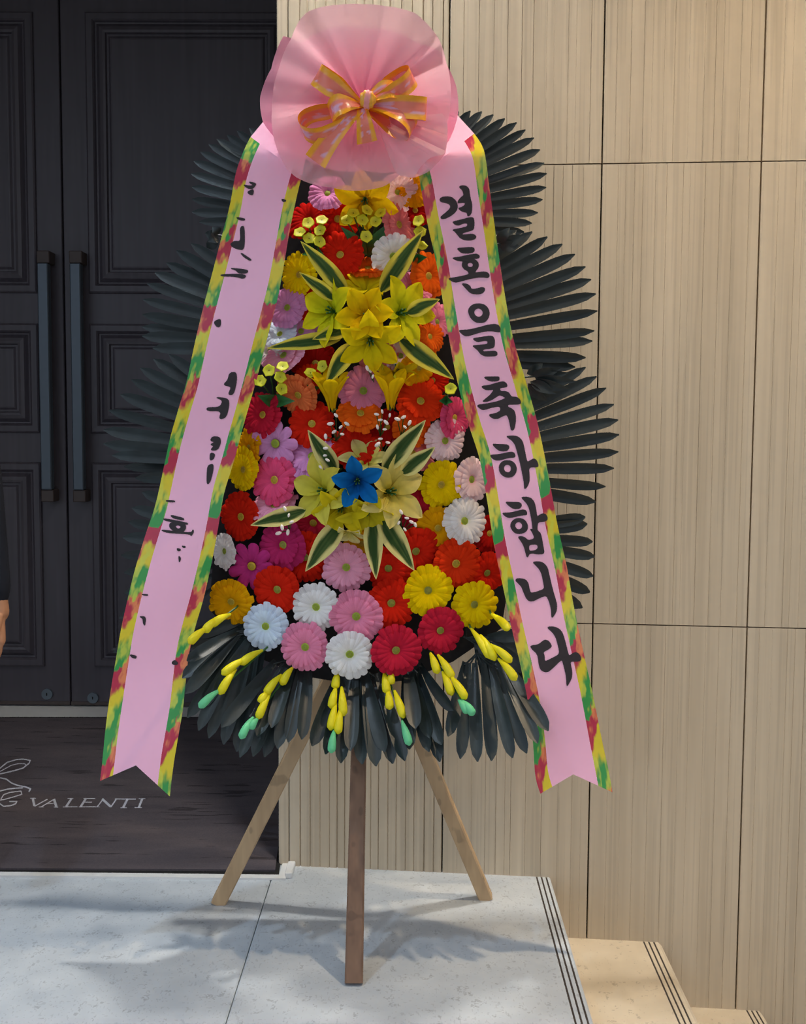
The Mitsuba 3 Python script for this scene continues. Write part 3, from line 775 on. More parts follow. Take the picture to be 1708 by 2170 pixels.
# ------------------------------------------------------------------ gerberas
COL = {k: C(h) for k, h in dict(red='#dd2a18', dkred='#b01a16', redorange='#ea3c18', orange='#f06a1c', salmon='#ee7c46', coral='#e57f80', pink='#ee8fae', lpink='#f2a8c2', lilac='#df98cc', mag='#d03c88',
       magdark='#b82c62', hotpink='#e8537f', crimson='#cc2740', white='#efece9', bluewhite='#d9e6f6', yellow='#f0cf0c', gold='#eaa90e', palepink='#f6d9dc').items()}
GER = [
 (694, 410, 38, 'lilac', 0, 'lilac pink gerbera tucked under the rosette beside the dark gap'),
 (843, 407, 38, 'palepink', .01, 'blush gerbera half hidden by the organza hem, beside the topmost yellow lily'),
 (876, 404, 36, 'gold', .01, 'orange yellow gerbera against the lettered ribbon just under the rosette'),
 (655, 468, 48, 'dkred', .03, 'dark red gerbera behind the button flowers nearest the door'),
 (716, 464, 46, 'red', .03, 'red gerbera between the topmost lily and the button flowers'),
 (845, 476, 47, 'coral', .01, 'coral pink gerbera turned sideways beside the central green leaves'),
 (880, 446, 34, 'dkred', .03, 'dark red gerbera against the lettered ribbon above the button flowers'),
 (721, 540, 47, 'red', 0, 'red gerbera with olive centre just above the upper lily cluster'),
 (833, 543, 47, 'white', 0.0, 'white gerbera behind the tall striped leaf at the top'),
 (780, 568, 40, 'orange', .02, 'orange gerbera peeking between white gerbera and upper lilies'),
 (634, 582, 43, 'yellow', 0, 'golden yellow gerbera touching the stroke-marked ribbon high up'),
 (908, 585, 47, 'orange', .01, 'orange gerbera against the lettered ribbon beside the white gerbera'),
 (870, 612, 44, 'pink', 0, 'pink gerbera below the white gerbera, beside the upper lilies'),
 (609, 652, 41, 'lilac', 0, 'lilac gerbera with deep throat below the high yellow gerbera'),
 (656, 637, 38, 'red', .02, 'red gerbera squeezed between lilac gerbera and upper lilies'),
 (735, 598, 28, 'orange', .02, 'small orange gerbera behind the topmost petal of the upper lilies'),
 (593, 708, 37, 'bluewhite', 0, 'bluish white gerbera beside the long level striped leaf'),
 (638, 702, 36, 'lilac', .02, 'lilac gerbera half behind the bluish white gerbera'),
 (911, 713, 35, 'orange', 0, 'orange gerbera on the wall side of the upper lilies'),
 (926, 682, 36, 'pink', .02, 'pink gerbera tucked behind the lettered ribbon beside upper lilies'),
 (601, 753, 47, 'lpink', .01, 'pale pink gerbera below the long level striped leaf'),
 (669, 771, 48, 'dkred', .03, 'deep red gerbera in the hollow below the upper lilies'),
 (572, 744, 32, 'white', .02, 'white gerbera sliver against the stroke-marked ribbon below bluish white one'),
 (888, 779, 43, 'gold', 0.0, 'golden gerbera under the striped leaf that points to the lettered ribbon'),
 (801, 757, 40, 'coral', .02, 'coral gerbera behind the lowest petals of the upper lilies'),
 (849, 754, 34, 'palepink', .02, 'blush gerbera behind the golden gerbera and upper lilies'),
 (632, 837, 46, 'salmon', 0, 'salmon orange gerbera beside the trumpet lily nearer the door'),
 (655, 806, 34, 'redorange', .02, 'orange red gerbera behind the salmon gerbera'),
 (770, 828, 48, 'pink', .01, 'pink gerbera with green centre between the two trumpet lilies'),
 (891, 850, 50, 'redorange', 0, 'vivid orange red gerbera with yellow centre beside the wall-side trumpet lily'),
 (917, 806, 34, 'red', .02, 'red gerbera behind the vivid orange red gerbera'),
 (557, 879, 46, 'crimson', 0, 'crimson gerbera with yellow centre against the stroke-marked ribbon at mid height'),
 (764, 876, 46, 'orange', 0, 'orange gerbera directly under the pink one between the trumpet lilies'),
 (661, 898, 47, 'red', .01, 'red gerbera below the salmon orange gerbera'),
 (821, 905, 36, 'dkred', .02, 'dark red gerbera below the wall-side trumpet lily'),
 (872, 908, 38, 'orange', .01, 'orange gerbera behind the striped leaf tip below the vivid orange red one'),
 (963, 885, 43, 'hotpink', 0, 'hot pink gerbera against the lettered ribbon at mid height'),
 (583, 940, 48, 'lilac', 0, 'lilac gerbera with separate narrow petals below the crimson gerbera'),
 (943, 934, 44, 'palepink', 0, 'blush white gerbera below the hot pink gerbera'),
 (661, 966, 52, 'lilac', .01, 'large lilac pink gerbera beside the lower lily cluster, door side'),
 (756, 948, 53, 'red', .01, 'red gerbera with yellow centre right above the blue flower'),
 (874, 960, 47, 'coral', .02, 'coral gerbera between the two upper striped leaves of the lower cluster'),
 (528, 948, 38, 'gold', .01, 'golden gerbera against the stroke-marked ribbon beside the lilac narrow petalled one'),
 (516, 995, 45, 'yellow', 0.0, 'yellow gerbera directly below the golden one at the ribbon edge'),
 (582, 1017, 51, 'hotpink', 0, 'hot pink gerbera with ringed centre, door side of the lower lilies'),
 (935, 1027, 48, 'yellow', 0, 'bright yellow gerbera on the wall side of the lower lilies'),
 (999, 1016, 46, 'palepink', .01, 'blush gerbera with pink heart tucked at the lettered ribbon'),
 (582, 1070, 48, 'lpink', .01, 'pale pink gerbera below the hot pink ringed gerbera'),
 (511, 1095, 49, 'red', 0, 'red gerbera with yellow centre on the outer edge below the yellow one'),
 (984, 1104, 48, 'white', 0, 'white gerbera with green centre near the lettered ribbon'),
 (928, 1119, 46, 'gold', .01, 'golden gerbera between the white gerbera and the lower lilies'),
 (886, 1084, 42, 'crimson', .02, 'crimson gerbera behind the wall-side lily of the lower cluster'),
 (476, 1168, 38, 'white', .01, 'white gerbera half hidden behind the stroke-marked ribbon'),
 (533, 1200, 49, 'mag', 0, 'magenta gerbera with narrow petals on the outer edge'),
 (600, 1155, 51, 'magdark', 0, 'dark magenta gerbera above the magenta narrow petalled one'),
 (664, 1108, 46, 'crimson', .03, 'crimson pink gerbera behind the lower lilies, door side'),
 (645, 1180, 54, 'red', .02, 'red gerbera behind the striped leaf that points down to the door side'),
 (734, 1202, 50, 'lpink', 0, 'dusty pink gerbera directly below the lower lilies'),
 (823, 1204, 48, 'red', .02, 'red gerbera between the two lowest striped leaves'),
 (767, 1152, 40, 'gold', .03, 'golden gerbera behind the striped leaves hanging from the lower lilies'),
 (881, 1168, 50, 'red', .01, 'red gerbera with olive centre above the mustard yellow one'),
 (966, 1194, 53, 'redorange', 0, 'large orange red gerbera below the white one near the lettered ribbon'),
 (1032, 1214, 44, 'red', .02, 'red gerbera half hidden by the lettered ribbon beside the large orange red one'),
 (1037, 1130, 40, 'dkred', .03, 'dark red gerbera behind the lettered ribbon beside the white one'),
 (588, 1249, 51, 'red', 0, 'red gerbera with small yellow centre above the bluish white low one'),
 (490, 1275, 48, 'gold', 0, 'golden yellow gerbera at the outermost lower corner, door side'),
 (670, 1286, 49, 'white', 0, 'white gerbera in the second row from the bottom'),
 (563, 1327, 48, 'bluewhite', 0, 'white gerbera coloured bluish for skylight in the bottom curve beside the white one'),  # white flower; the blue of the skylight is mixed into its colour
 (755, 1306, 53, 'pink', 0, 'large smooth pink gerbera in the middle of the second lowest row'),
 (829, 1278, 51, 'red', .01, 'deep red gerbera beside the large smooth pink one'),
 (907, 1251, 50, 'yellow', 0, 'mustard yellow gerbera beside the deep red one, low down'),
 (1005, 1281, 49, 'yellow', 0, 'yellow gerbera at the lower corner next to the lettered ribbon'),
 (933, 1336, 48, 'crimson', 0, 'crimson gerbera below the mustard yellow one'),
 (647, 1371, 51, 'pink', 0, 'rose pink gerbera in the lowest row, door side'),
 (741, 1386, 50, 'white', 0, 'white gerbera in the middle of the lowest row'),
 (839, 1378, 51, 'crimson', 0, 'crimson gerbera in the lowest row, wall side'),
]
NARROW = {(583, 940), (533, 1200)}
TILT = {(845, 476): (48, 5), (908, 585): (35, 5), (634, 582): (-30, 0), (609, 652): (-20, 8), (963, 885): (45, 0), (943, 934): (25, -5), (999, 1016): (40, 0), (557, 879): (-28, 8), (926, 682): (45, 0),
        (516, 995): (-42, 0), (528, 948): (-45, 0), (511, 1095): (-30, 0), (780, 568): (0, 55), (870, 612): (25, 35), (755, 1306): (0, -4), (661, 966): (-25, 30), (582, 1070): (-20, 40), (632, 837): (-25, -25),
        (891, 850): (12, 20), (764, 876): (5, 30), (756, 948): (0, 28), (593, 708): (-20, 30), (655, 468): (-15, 30), (833, 543): (20, -20), (984, 1104): (25, 5), (476, 1168): (-45, 0), (874, 960): (25, 35),
        (911, 713): (40, 10), (888, 779): (35, -20), (601, 753): (-30, 30), (694, 410): (-5, 20)}


def flower_y(x, y):
    return 2.600 - 0.055 * max(0.0, 1 - ((x - 765) / 250.0) ** 2) - 0.03 * np.clip((y - 1150) / 250, 0, 1)


def basis(tx, ty, roll=0.0):
    a, b = math.radians(tx), math.radians(ty)
    n = np.array([math.sin(a) * math.cos(b), -math.cos(a) * math.cos(b), math.sin(b)])
    e1 = unit(np.cross([0, 0, 1.0], n)); e2 = np.cross(n, e1)
    c, s = math.cos(roll), math.sin(roll)
    return np.stack([e1 * c + e2 * s, -e1 * s + e2 * c, n], 1)


def corolla(R, N, notch, rise, droop, col, heart, r, r0=0.12):
    per = 9; n = N * per
    th = np.arange(n) * 2 * np.pi / n
    f = np.abs(np.sin(N * th / 2))
    pid = (np.arange(n) // per)
    ln = r.uniform(0.93, 1.06, N)[pid]; dr_ = r.normal(0, 1, N)[pid]; tint = r.uniform(0.94, 1.05, N)[pid]
    tip = 1 - 0.035 * np.exp(-((f - 1) / .012) ** 2)
    edge = R * ln * (1 - notch * (1 - f ** .55)) * tip
    S = np.linspace(0, 1, 11)
    V, K = [], []
    wob = sum(r.uniform(.3, 1) * np.sin(j * th + r.uniform(0, 6)) for j in (2, 3, 4)) / 2
    for s in S:
        rho = r0 * R + (edge - r0 * R) * s
        z = R * (rise * (1 - (1 - s) ** 2) * (1 - .25 * s) - 0.10 - droop * s ** 3) + R * s * (0.045 * (f - .6)) + R * s * s * (0.035 * dr_ + 0.05 * wob)
        V.append(np.c_[rho * np.cos(th), rho * np.sin(th), z])
        vein = 1 + 0.07 * np.sin(3 * N * th) * s
        h = np.clip(1 - s / .30, 0, 1)[..., None] if np.ndim(s) else max(0, 1 - s / .30)
        base = col[None, :] * (tint * vein)[:, None]
        K.append(base * (1 - h) + heart[None, :] * h)
    i = np.arange(10)[:, None] * n + np.arange(n)[None, :]
    j = np.arange(10)[:, None] * n + (np.arange(n)[None, :] + 1) % n
    F = np.vstack([np.stack([i, j, j + n], -1).reshape(-1, 3), np.stack([i, j + n, i + n], -1).reshape(-1, 3)])
    return np.vstack(V), F, np.clip(np.vstack(K), 0, .95)


for gi, (x, y, rp, cname, back, lab) in enumerate(GER):
    r = np.random.default_rng(1000 + gi)
    Y = flower_y(x, y) + back
    R = rp * 1.09 / FPX * Y
    tx, ty = TILT.get((x, y), (np.clip((x - 765) / 12, -22, 22) + r.uniform(-8, 8), np.clip((800 - y) / 60, -8, 8) + r.uniform(-7, 9)))
    stretch = 1 / max(.82, math.cos(math.radians(tx)) ** .5)
    M = basis(tx, ty, r.uniform(0, 6.28)); o = P(x, y, Y)
    col = COL[cname] * r.uniform(.93, 1.05)
    narrow = (x, y) in NARROW
    N = 9 if narrow else int(r.integers(17, 23))
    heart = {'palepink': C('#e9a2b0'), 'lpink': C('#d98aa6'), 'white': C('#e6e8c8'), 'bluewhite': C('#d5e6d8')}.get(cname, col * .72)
    k = thing('gerbera', lab, 'flower', 'gerberas on the flower stand')
    notch = .34 if narrow else r.uniform(.05, .10)
    v, f, c = corolla(R, N, notch, .30, .10, col, heart, r)
    part(k, 'petals', tri(v @ M.T + o, f), 'petal_mat', smooth=True, color=c)
    if not narrow:
        v, f, c = corolla(R * .74, N, notch + .03, .34, .02, np.clip(col * 1.05, 0, .95), heart, r)
        v[:, 2] += R * .05
        part(k, 'inner_petals', tri(v @ M.T + o, f), 'petal_mat', smooth=True, color=c)
    d = trimesh.creation.icosphere(3); dv = np.asarray(d.vertices).copy()
    bump = 1 + .10 * (meshkit.noise(dv * 9, gi) - .5)
    ccol = C('#8fa02c') if cname in ('white', 'bluewhite', 'pink', 'lpink', 'lilac', 'palepink') else C('#b79a26')
    if y > 1150 and cname in ('yellow', 'red', 'crimson', 'magdark'): ccol = C('#8c8a2c')
    rad = np.hypot(dv[:, 0], dv[:, 1])
    cc = np.where((rad > .72)[:, None], ccol * 1.25, ccol * (0.55 + .5 * meshkit.noise(dv * 14, gi + 3))[:, None])
    dv = dv * bump[:, None] * [R * .18, R * .18, R * .085]; dv[:, 2] -= R * .015
    part(k, 'centre', tri(dv @ M.T + o, d.faces), 'thick_mat', smooth=True, color=np.clip(cc, 0, 1))
    nb = o + M[:, 2] * (-R * .12)
    part(k, 'stem', tube([nb, nb * .5 + np.array([o[0] * .5 + (P(765, y, Y)[0]) * 0.0 + o[0] * 0.0, 0, 0]) + np.array([0, 2.665 * .5, o[2] * .5]), [o[0], 2.6545, o[2]]], .0035, 6), 'green_mat')

# ------------------------------------------------------------------ lilies


def lily(name, x, y, rp, tx, ty, Y, cols, label, cat='flower', n=6, depth=.55, curl=.35, group=None, wid=.42, seed=0, flare=1.35, stamens=True, r0=.06):
    r = np.random.default_rng(seed + int(x * 7 + y))
    R = rp / FPX * Y; o = P(x, y, Y); M = basis(tx, ty, r.uniform(0, 1.0))
    k = thing(name, label, cat, group)
    c_in, c_out = C(cols[0]), C(cols[1])
    for i in range(n):
        ph = 2 * np.pi * i / n + r.normal(0, .06)
        outer = i % 2
        Ls = R * (1.12 if outer else 1.05) * r.uniform(.93, 1.08)
        ns, nw = 15, 7
        V, K = [], []
        for s in np.linspace(0, 1, ns):
            rho = Ls * (r0 + (1 - r0) * s ** flare)
            ax = Ls * depth * (1.55 * s - (0.55 + curl) * s ** 2.2) - Ls * depth * .5 + (0.0 if outer else .03 * R)
            w = R * wid * min(1.0, (0.18 + 1.25 * s) * 1.0) * max(0.0, 1 - s ** 2.5) ** .72
            w = max(w, 1e-4)
            for u in np.linspace(-1, 1, nw):
                a = ph + (u * w / max(rho, .12 * R))* .9 if s < .35 else ph
                if s < .35:
                    pr, pt = rho, 0.0
                    px_, py_ = rho * math.cos(a), rho * math.sin(a)
                else:
                    px_, py_ = rho * math.cos(ph) - u * w * math.sin(ph), rho * math.sin(ph) + u * w * math.cos(ph)
                z = ax + R * (.10 * abs(u) ** 1.5 * (1 - .4 * s)) + R * .03 * math.sin(5 * s + 3 * u + i)
                V.append((px_, py_, z))
                t = s * (0.85 + .15 * abs(u))
                K.append((c_in * (1 - t) + c_out * t) * (1 - .14 * (abs(u) < .2)) * r.uniform(.97, 1.03))
        part(k, 'petal', tri(np.array(V) @ M.T + o, grid(ns, nw)), 'petal_mat', smooth=True, color=np.clip(np.array(K), 0, .95))
    if stamens:
        for i in range(5):
            a = i * 1.257
            p0, p1 = np.array([0, 0, -R * depth * .4]), np.array([.10 * R * math.cos(a), .10 * R * math.sin(a), R * .10])
            part(k, 'stamen', tube(np.array([p0, (p0 + p1) / 2 * [1.1, 1.1, 1], p1]) @ M.T + o, [R * .02, R * .018, R * .03], 6), 'green_mat')
    a0 = o + M[:, 2] * (-R * depth * .5)
    part(k, 'calyx', tube([a0 + M[:, 2] * R * .12, a0 - M[:, 2] * R * .18, [a0[0], 2.655, a0[2]]], [R * .07, R * .05, .003], 7), 'green_mat')
    return k


YEL = ('#d6cc1a', '#f0d214'); YEL2 = ('#b4c01c', '#ecd81e'); YEL3 = ('#c89a10', '#f0cb10'); PALE = ('#c9c22c', '#ece29a')
lily('lily', 773, 425, 62, 0, -28, 2.53, YEL3, 'deep yellow lily just below the organza rosette, topmost of the lilies', n=6, wid=.46)
lily('lily', 773, 608, 52, 0, 48, 2.535, YEL, 'yellow lily pointing up at the top of the upper lily cluster', depth=.9, stamens=False)
lily('lily', 700, 658, 72, -38, 8, 2.50, YEL2, 'greenish yellow lily opening towards the door in the upper cluster')
lily('lily', 852, 662, 72, 38, 6, 2.50, YEL2, 'yellow lily opening towards the wall in the upper cluster')
lily('lily', 785, 724, 68, 6, -30, 2.47, YEL, 'yellow lily nodding down at the bottom of the upper cluster')
lily('lily', 776, 668, 56, -4, 4, 2.455, YEL3, 'yellow lily with orange throat in the middle of the upper cluster', depth=.8, wid=.5)
lily('lily', 845, 788, 44, 35, -50, 2.53, ('#a89a1c', '#dcc81c'), 'small olive yellow lily hanging below the upper cluster, wall side', stamens=False)
for x, y, lab in ((702, 838, 'slender yellow trumpet lily standing beside the salmon orange gerbera'), (829, 834, 'slender yellow trumpet lily standing beside the vivid orange red gerbera')):
    lily('trumpet_lily', x, y - 8, 42, -6 if x < 750 else 8, 72, 2.49, ('#d0a010', '#efcf12'), lab, depth=1.75, curl=.05, flare=1.25, n=6, wid=.52, stamens=False, r0=.16)
lily('lily', 775, 975, 52, 0, 40, 2.53, PALE, 'pale yellow lily behind the blue flower', stamens=False)
lily('lily', 682, 1040, 72, -36, 4, 2.495, ('#c4bd2a', '#e0d45e'), 'pale yellow lily opening towards the door in the lower cluster')
lily('lily', 830, 1042, 76, 34, 4, 2.495, ('#c8b21e', '#ead98a'), 'cream tipped yellow lily opening towards the wall in the lower cluster')
lily('lily', 722, 1078, 60, -14, -30, 2.475, ('#b8a818', '#e4d024'), 'yellow lily nodding below the blue flower, door side')
lily('lily', 776, 1086, 56, 10, -42, 2.475, ('#b0a81c', '#dccb2c'), 'olive yellow lily nodding below the blue flower, wall side')
lily('lily', 740, 1130, 40, -6, -62, 2.51, ('#c8c040', '#efe6b0'), 'small cream lily hanging below the lower cluster', stamens=False)
lily('blue_flower', 757, 1020, 54, 2, -10, 2.44, ('#0c4288', '#1c7cc6'), 'bright blue flower with green heart, only blue one on the stand', n=5, depth=.8, wid=.45, curl=.3)

# ------------------------------------------------------------------ striped leaves


def blade(base, tip, w, mid_lift, fold, n=16, m=9, up=None, sag=0.0, shape=(.75, 1.0), root=.08):
    base, tip = np.asarray(base, float), np.asarray(tip, float)
    d = tip - base; L = np.linalg.norm(d); t = d / L
    up = np.array([0, -1.0, 0]) if up is None else np.asarray(up, float)
    up = unit(up - t * (up @ t)); s_ = np.cross(t, up)
    V, US = [], []
    for s in np.linspace(0, 1, n):
        if shape == 'palm':
            ww = w / 2 * ((root + (1 - root) * math.sin(math.pi / 2 * min(1, s / .72)) ** 1.1) if s < .72 else max(.012, 1 - ((s - .72) / .281) ** 2.6) ** .52)
        else:
            ww = w / 2 * max(.02, (math.sin(math.pi * min(1, s ** shape[0] * .985 + .01))) ** shape[1])
        for u in np.linspace(-1, 1, m):
            V.append(base + d * s + up * (mid_lift * math.sin(math.pi * s) + fold * ww * abs(u) - sag * s * s) + s_ * ww * u)
            US.append((u, s))
    return np.array(V), grid(n, m), np.array(US)


STR = [((736, 620), (637, 511), 34, 'up', 'broad striped leaf rising from the upper lilies past the red gerbera'), ((712, 636), (634, 577), 26, '', 'narrow striped leaf crossing the golden yellow gerbera by the ribbon'),
       ((806, 620), (897, 488), 38, '', 'broad striped leaf rising in front of the white gerbera to the lettered ribbon'), ((862, 664), (932, 634), 30, '', 'short striped leaf reaching the lettered ribbon beside the pink gerbera'),
       ((726, 714), (566, 738), 30, '', 'long level striped leaf reaching the stroke-marked ribbon'), ((742, 694), (662, 719), 30, '', 'short striped leaf lying over the long level one'),
       ((748, 728), (690, 816), 36, '', 'striped leaf hanging from the upper lilies over the deep red gerbera'), ((846, 718), (962, 804), 38, '', 'striped leaf hanging from the upper lilies to the lettered ribbon'),
       ((714, 1000), (652, 911), 36, '', 'striped leaf rising over the large lilac pink gerbera'), ((812, 996), (902, 890), 40, '', 'cream edged striped leaf rising in front of the orange gerbera at mid height'),
       ((850, 1004), (922, 947), 34, '', 'striped leaf pointing at the blush white gerbera'), ((648, 1082), (531, 1113), 34, '', 'level striped leaf lying over the pale pink gerbera near the red one'),
       ((724, 1104), (647, 1211), 42, '', 'striped leaf hanging over the red gerbera, door side of the lower lilies'), ((788, 1096), (797, 1228), 36, '', 'striped leaf hanging straight down from the lower lilies'),
       ((806, 1092), (878, 1209), 44, '', 'striped leaf hanging from the lower lilies towards the mustard yellow gerbera')]
for i, (b, t, w, _, lab) in enumerate(STR):
    r = np.random.default_rng(300 + i)
    Y0, Y1 = 2.505, 2.475 if i not in (2, 3, 7) else 2.49
    v, f, us = blade(P(*b, Y0), P(*t, Y1), w * 1.15 / FPX * 2.49, .006, .25, n=22, m=13, shape=(.72, .9))
    col = []
    cream, gr, gr2 = C('#e6dc8c') if i > 7 else C('#e0cf4e'), C('#35502c'), C('#6f7f48')
    for u, s in us:
        e = np.clip((abs(u + .08 * math.sin(9 * s + i)) - .47) / .14, 0, 1)
        st = .5 + .5 * math.sin(u * 17 + i)
        g = gr * (1 - .55 * st * meshkit.noise(np.array([u * 6, s * 5, i]))) + gr2 * (.55 * st * meshkit.noise(np.array([u * 6, s * 5, i])))
        if s > .9: e = max(e, (s - .9) / .1)
        col.append(g * (1 - e) + cream * e)
    k = thing('striped_leaf', lab, 'leaf', 'striped leaves around the two lily clusters')
    part(k, 'blade', tri(v, f), 'petal_mat', smooth=True, color=np.array(col))
    part(k, 'stalk', tube([P(*b, Y0), P(*b, Y0) * .5 + np.array([P(*b, Y0)[0] * .5, 2.655 * .5, P(*b, Y0)[2] * .5]), [P(*b, Y0)[0], 2.655, P(*b, Y0)[2]]], .003, 6), 'green_mat')

# ------------------------------------------------------------------ button flower sprays


def cup(o, M, R, r):
    V, K = [], []
    n = 12; th = np.arange(n) * 2 * np.pi / n
    c0, c1 = C('#8f8c16'), C('#d0cc20')
    prof = [(.20, -.55), (.7, -.28), (1.0, .05), (.86, .10), (.5, .02), (.08, -.04)]
    for j, (a, z) in enumerate(prof):
        k = 1 + (.10 * np.cos(5 * th) if a > .6 else 0 * th)
        V.append(np.c_[a * R * k * np.cos(th), a * R * k * np.sin(th), np.full(n, z * R)])
        K.append(np.tile(c1 * (.85, .95, 1.05, 1.0, .85, .62)[j], (n, 1)))
    i = np.arange(5)[:, None] * n + np.arange(n)[None, :]
    j = np.arange(5)[:, None] * n + (np.arange(n)[None, :] + 1) % n
    F = np.vstack([np.stack([i, j, j + n], -1).reshape(-1, 3), np.stack([i, j + n, i + n], -1).reshape(-1, 3)])
    return tri(np.vstack(V) @ M.T + o, F), np.vstack(K)


BUT = [([(682, 466), (653, 472), (635, 492), (678, 488), (655, 505), (677, 512)], (668, 540), [(640, 540), (690, 545)], 'spray of yellow button flowers over the dark red gerbera near the door'),
       ([(778, 445), (749, 451), (806, 451), (768, 466), (796, 469), (735, 466), (776, 501)], (780, 540), [(722, 480), (826, 470)], 'spray of yellow button flowers with green leaves below the topmost lily'),
       ([(887, 468), (890, 491), (893, 520)], (880, 555), [(868, 540), (905, 545)], 'spray of yellow button flowers against the lettered ribbon beside the coral gerbera'),
       ([(570, 785), (599, 776), (594, 799), (551, 807), (597, 824)], (580, 850), [(545, 838), (625, 850)], 'spray of yellow button flowers above the crimson gerbera at the stroke-marked ribbon'),
       ([(683, 776), (658, 790), (679, 807)], (672, 830), [(650, 815)], 'spray of yellow button flowers over the deep red gerbera below the upper lilies'),
       ([(801, 776), (846, 800)], (820, 815), [(800, 800)], 'pair of olive button flowers between the trumpet lilies under the upper cluster'),
       ([(955, 824)], (945, 850), [(930, 850), (960, 852)], 'single yellow button flower beside the lettered ribbon near the vivid orange red gerbera')]
for i, (pts, root, lv, lab) in enumerate(BUT):
    r = np.random.default_rng(500 + i)
    k = thing('button_flower_spray', lab, 'flower spray', 'button flower sprays')
    ro = P(*root, 2.60)
    for x, y in pts:
        o = P(x, y, 2.515)
        M = basis(r.uniform(-30, 30), r.uniform(5, 40), r.uniform(0, 6))
        m_, c = cup(o, M, 13.5 / FPX * 2.515, r)
        part(k, 'button', m_, 'thick_mat', smooth=True, color=c)
        part(k, 'stalk', tube([o - M[:, 2] * .006, (o + ro) / 2 + [0, .02, 0], ro], .0016, 5), 'green_mat')
    for x, y in lv:
        v, f, us = blade(ro, P(x, y, 2.53), .030, .01, .3, n=12, m=5)
        part(k, 'leaf', tri(v, f), 'leaf_mat', smooth=True, color=np.tile(C('#2a6a34'), (len(v), 1)) * (1 - .25 * (np.abs(us[:, :1]) < .3)))
    part(k, 'stem', tube([ro, [ro[0], 2.655, ro[2]]], .003, 6), 'green_mat')

# ------------------------------------------------------------------ yellow bud sprays at the hem
BUD = [((500, 1288), (402, 1362), [(488, 1302, 446, 1326), (466, 1308, 432, 1340), (440, 1330, 400, 1364)], [], 'yellow bud spray just below the golden gerbera at the door-side corner'),
       ((566, 1372), (424, 1498), [(556, 1378, 508, 1408), (524, 1394, 470, 1430), (500, 1418, 465, 1472)], [(466, 1462, 422, 1500)], 'yellow bud spray with mint green end beneath the bluish white gerbera'),
       ((624, 1412), (510, 1562), [(620, 1415, 596, 1452), (596, 1430, 562, 1472), (572, 1470, 546, 1524), (566, 1468, 552, 1490)], [(536, 1520, 510, 1566), (546, 1524, 530, 1545)], 'yellow bud spray beneath the rose pink gerbera, ending in mint green buds'),
       ((716, 1424), (704, 1594), [(716, 1424, 710, 1460), (712, 1456, 702, 1502), (724, 1456, 728, 1518), (712, 1490, 700, 1548), (722, 1500, 716, 1556)], [(708, 1548, 702, 1596)], 'yellow bud spray hanging in front of the stand beneath the white lowest gerbera'),
       ((818, 1422), (870, 1578), [(814, 1424, 820, 1470), (830, 1426, 828, 1450), (822, 1462, 826, 1504), (836, 1464, 856, 1522)], [(852, 1528, 868, 1580)], 'yellow bud spray beneath the crimson gerbera of the lowest row'),
       ((912, 1382), (1000, 1518), [(912, 1384, 928, 1428), (928, 1388, 960, 1438), (938, 1424, 958, 1474), (954, 1432, 988, 1482)], [(972, 1484, 992, 1512), (978, 1484, 1004, 1516)], 'yellow bud spray beneath the crimson gerbera of the second row'),
       ((996, 1328), (1098, 1442), [(998, 1332, 1040, 1396), (1018, 1346, 1050, 1400), (1040, 1366, 1084, 1404), (1056, 1396, 1094, 1442)], [], 'yellow bud spray below the lower corner gerbera next to the lettered ribbon'),
       ((1040, 1300), (1080, 1334), [(1042, 1302, 1078, 1334)], [], 'single yellow bud beside the lettered ribbon at the lower corner')]


def bud(a, b, w):
    a, b = np.asarray(a), np.asarray(b)
    q = []
    s = np.linspace(0, 1, 12)
    bend = np.array([0, -.006, .004])
    pts = a + (b - a) * s[:, None] + bend * np.sin(math.pi * s)[:, None]
    rad = w / 2 * (0.28 + .72 * np.sin(np.pi * np.clip(s * .62 + .02, 0, 1)) ** 1.2) * np.where(s > .86, np.sqrt(np.clip(1 - ((s - .86) / .145) ** 2, .02, 1)), 1)
    return tube(pts, rad, 10)


for i, (a, b, ys, gs_, lab) in enumerate(BUD):
    k = thing('bud_spray', lab, 'flower spray', 'yellow bud sprays along the hem')
    Ya, Yb = 2.55, 2.43
    A3, B3 = P(*a, Ya), P(*b, Yb)
    yv = lambda x, y: Ya + (Yb - Ya) * np.clip(np.hypot(x - a[0], y - a[1]) / max(1, np.hypot(b[0] - a[0], b[1] - a[1])), 0, 1.1) - .008
    for (x0, y0, x1, y1) in ys:
        m_ = bud(P(x0, y0, yv(x0, y0)), P(x1, y1, yv(x1, y1)), 19 / FPX * 2.5)
        part(k, 'bud', m_, 'thick_mat', smooth=True, color=np.tile(C('#dccf10'), (len(m_.vertices), 1)))
    for (x0, y0, x1, y1) in gs_:
        m_ = bud(P(x0, y0, yv(x0, y0)), P(x1, y1, yv(x1, y1)), 18 / FPX * 2.5)
        part(k, 'green_bud', m_, 'thick_mat', smooth=True, color=np.tile(C('#63c088'), (len(m_.vertices), 1)), label='mint green bud')
    part(k, 'stem', tube([[A3[0], 2.655, A3[2]], A3, (A3 + B3) / 2 + [0, .004, 0], B3 + (A3 - B3) * .25], .0025, 6), 'green_mat')

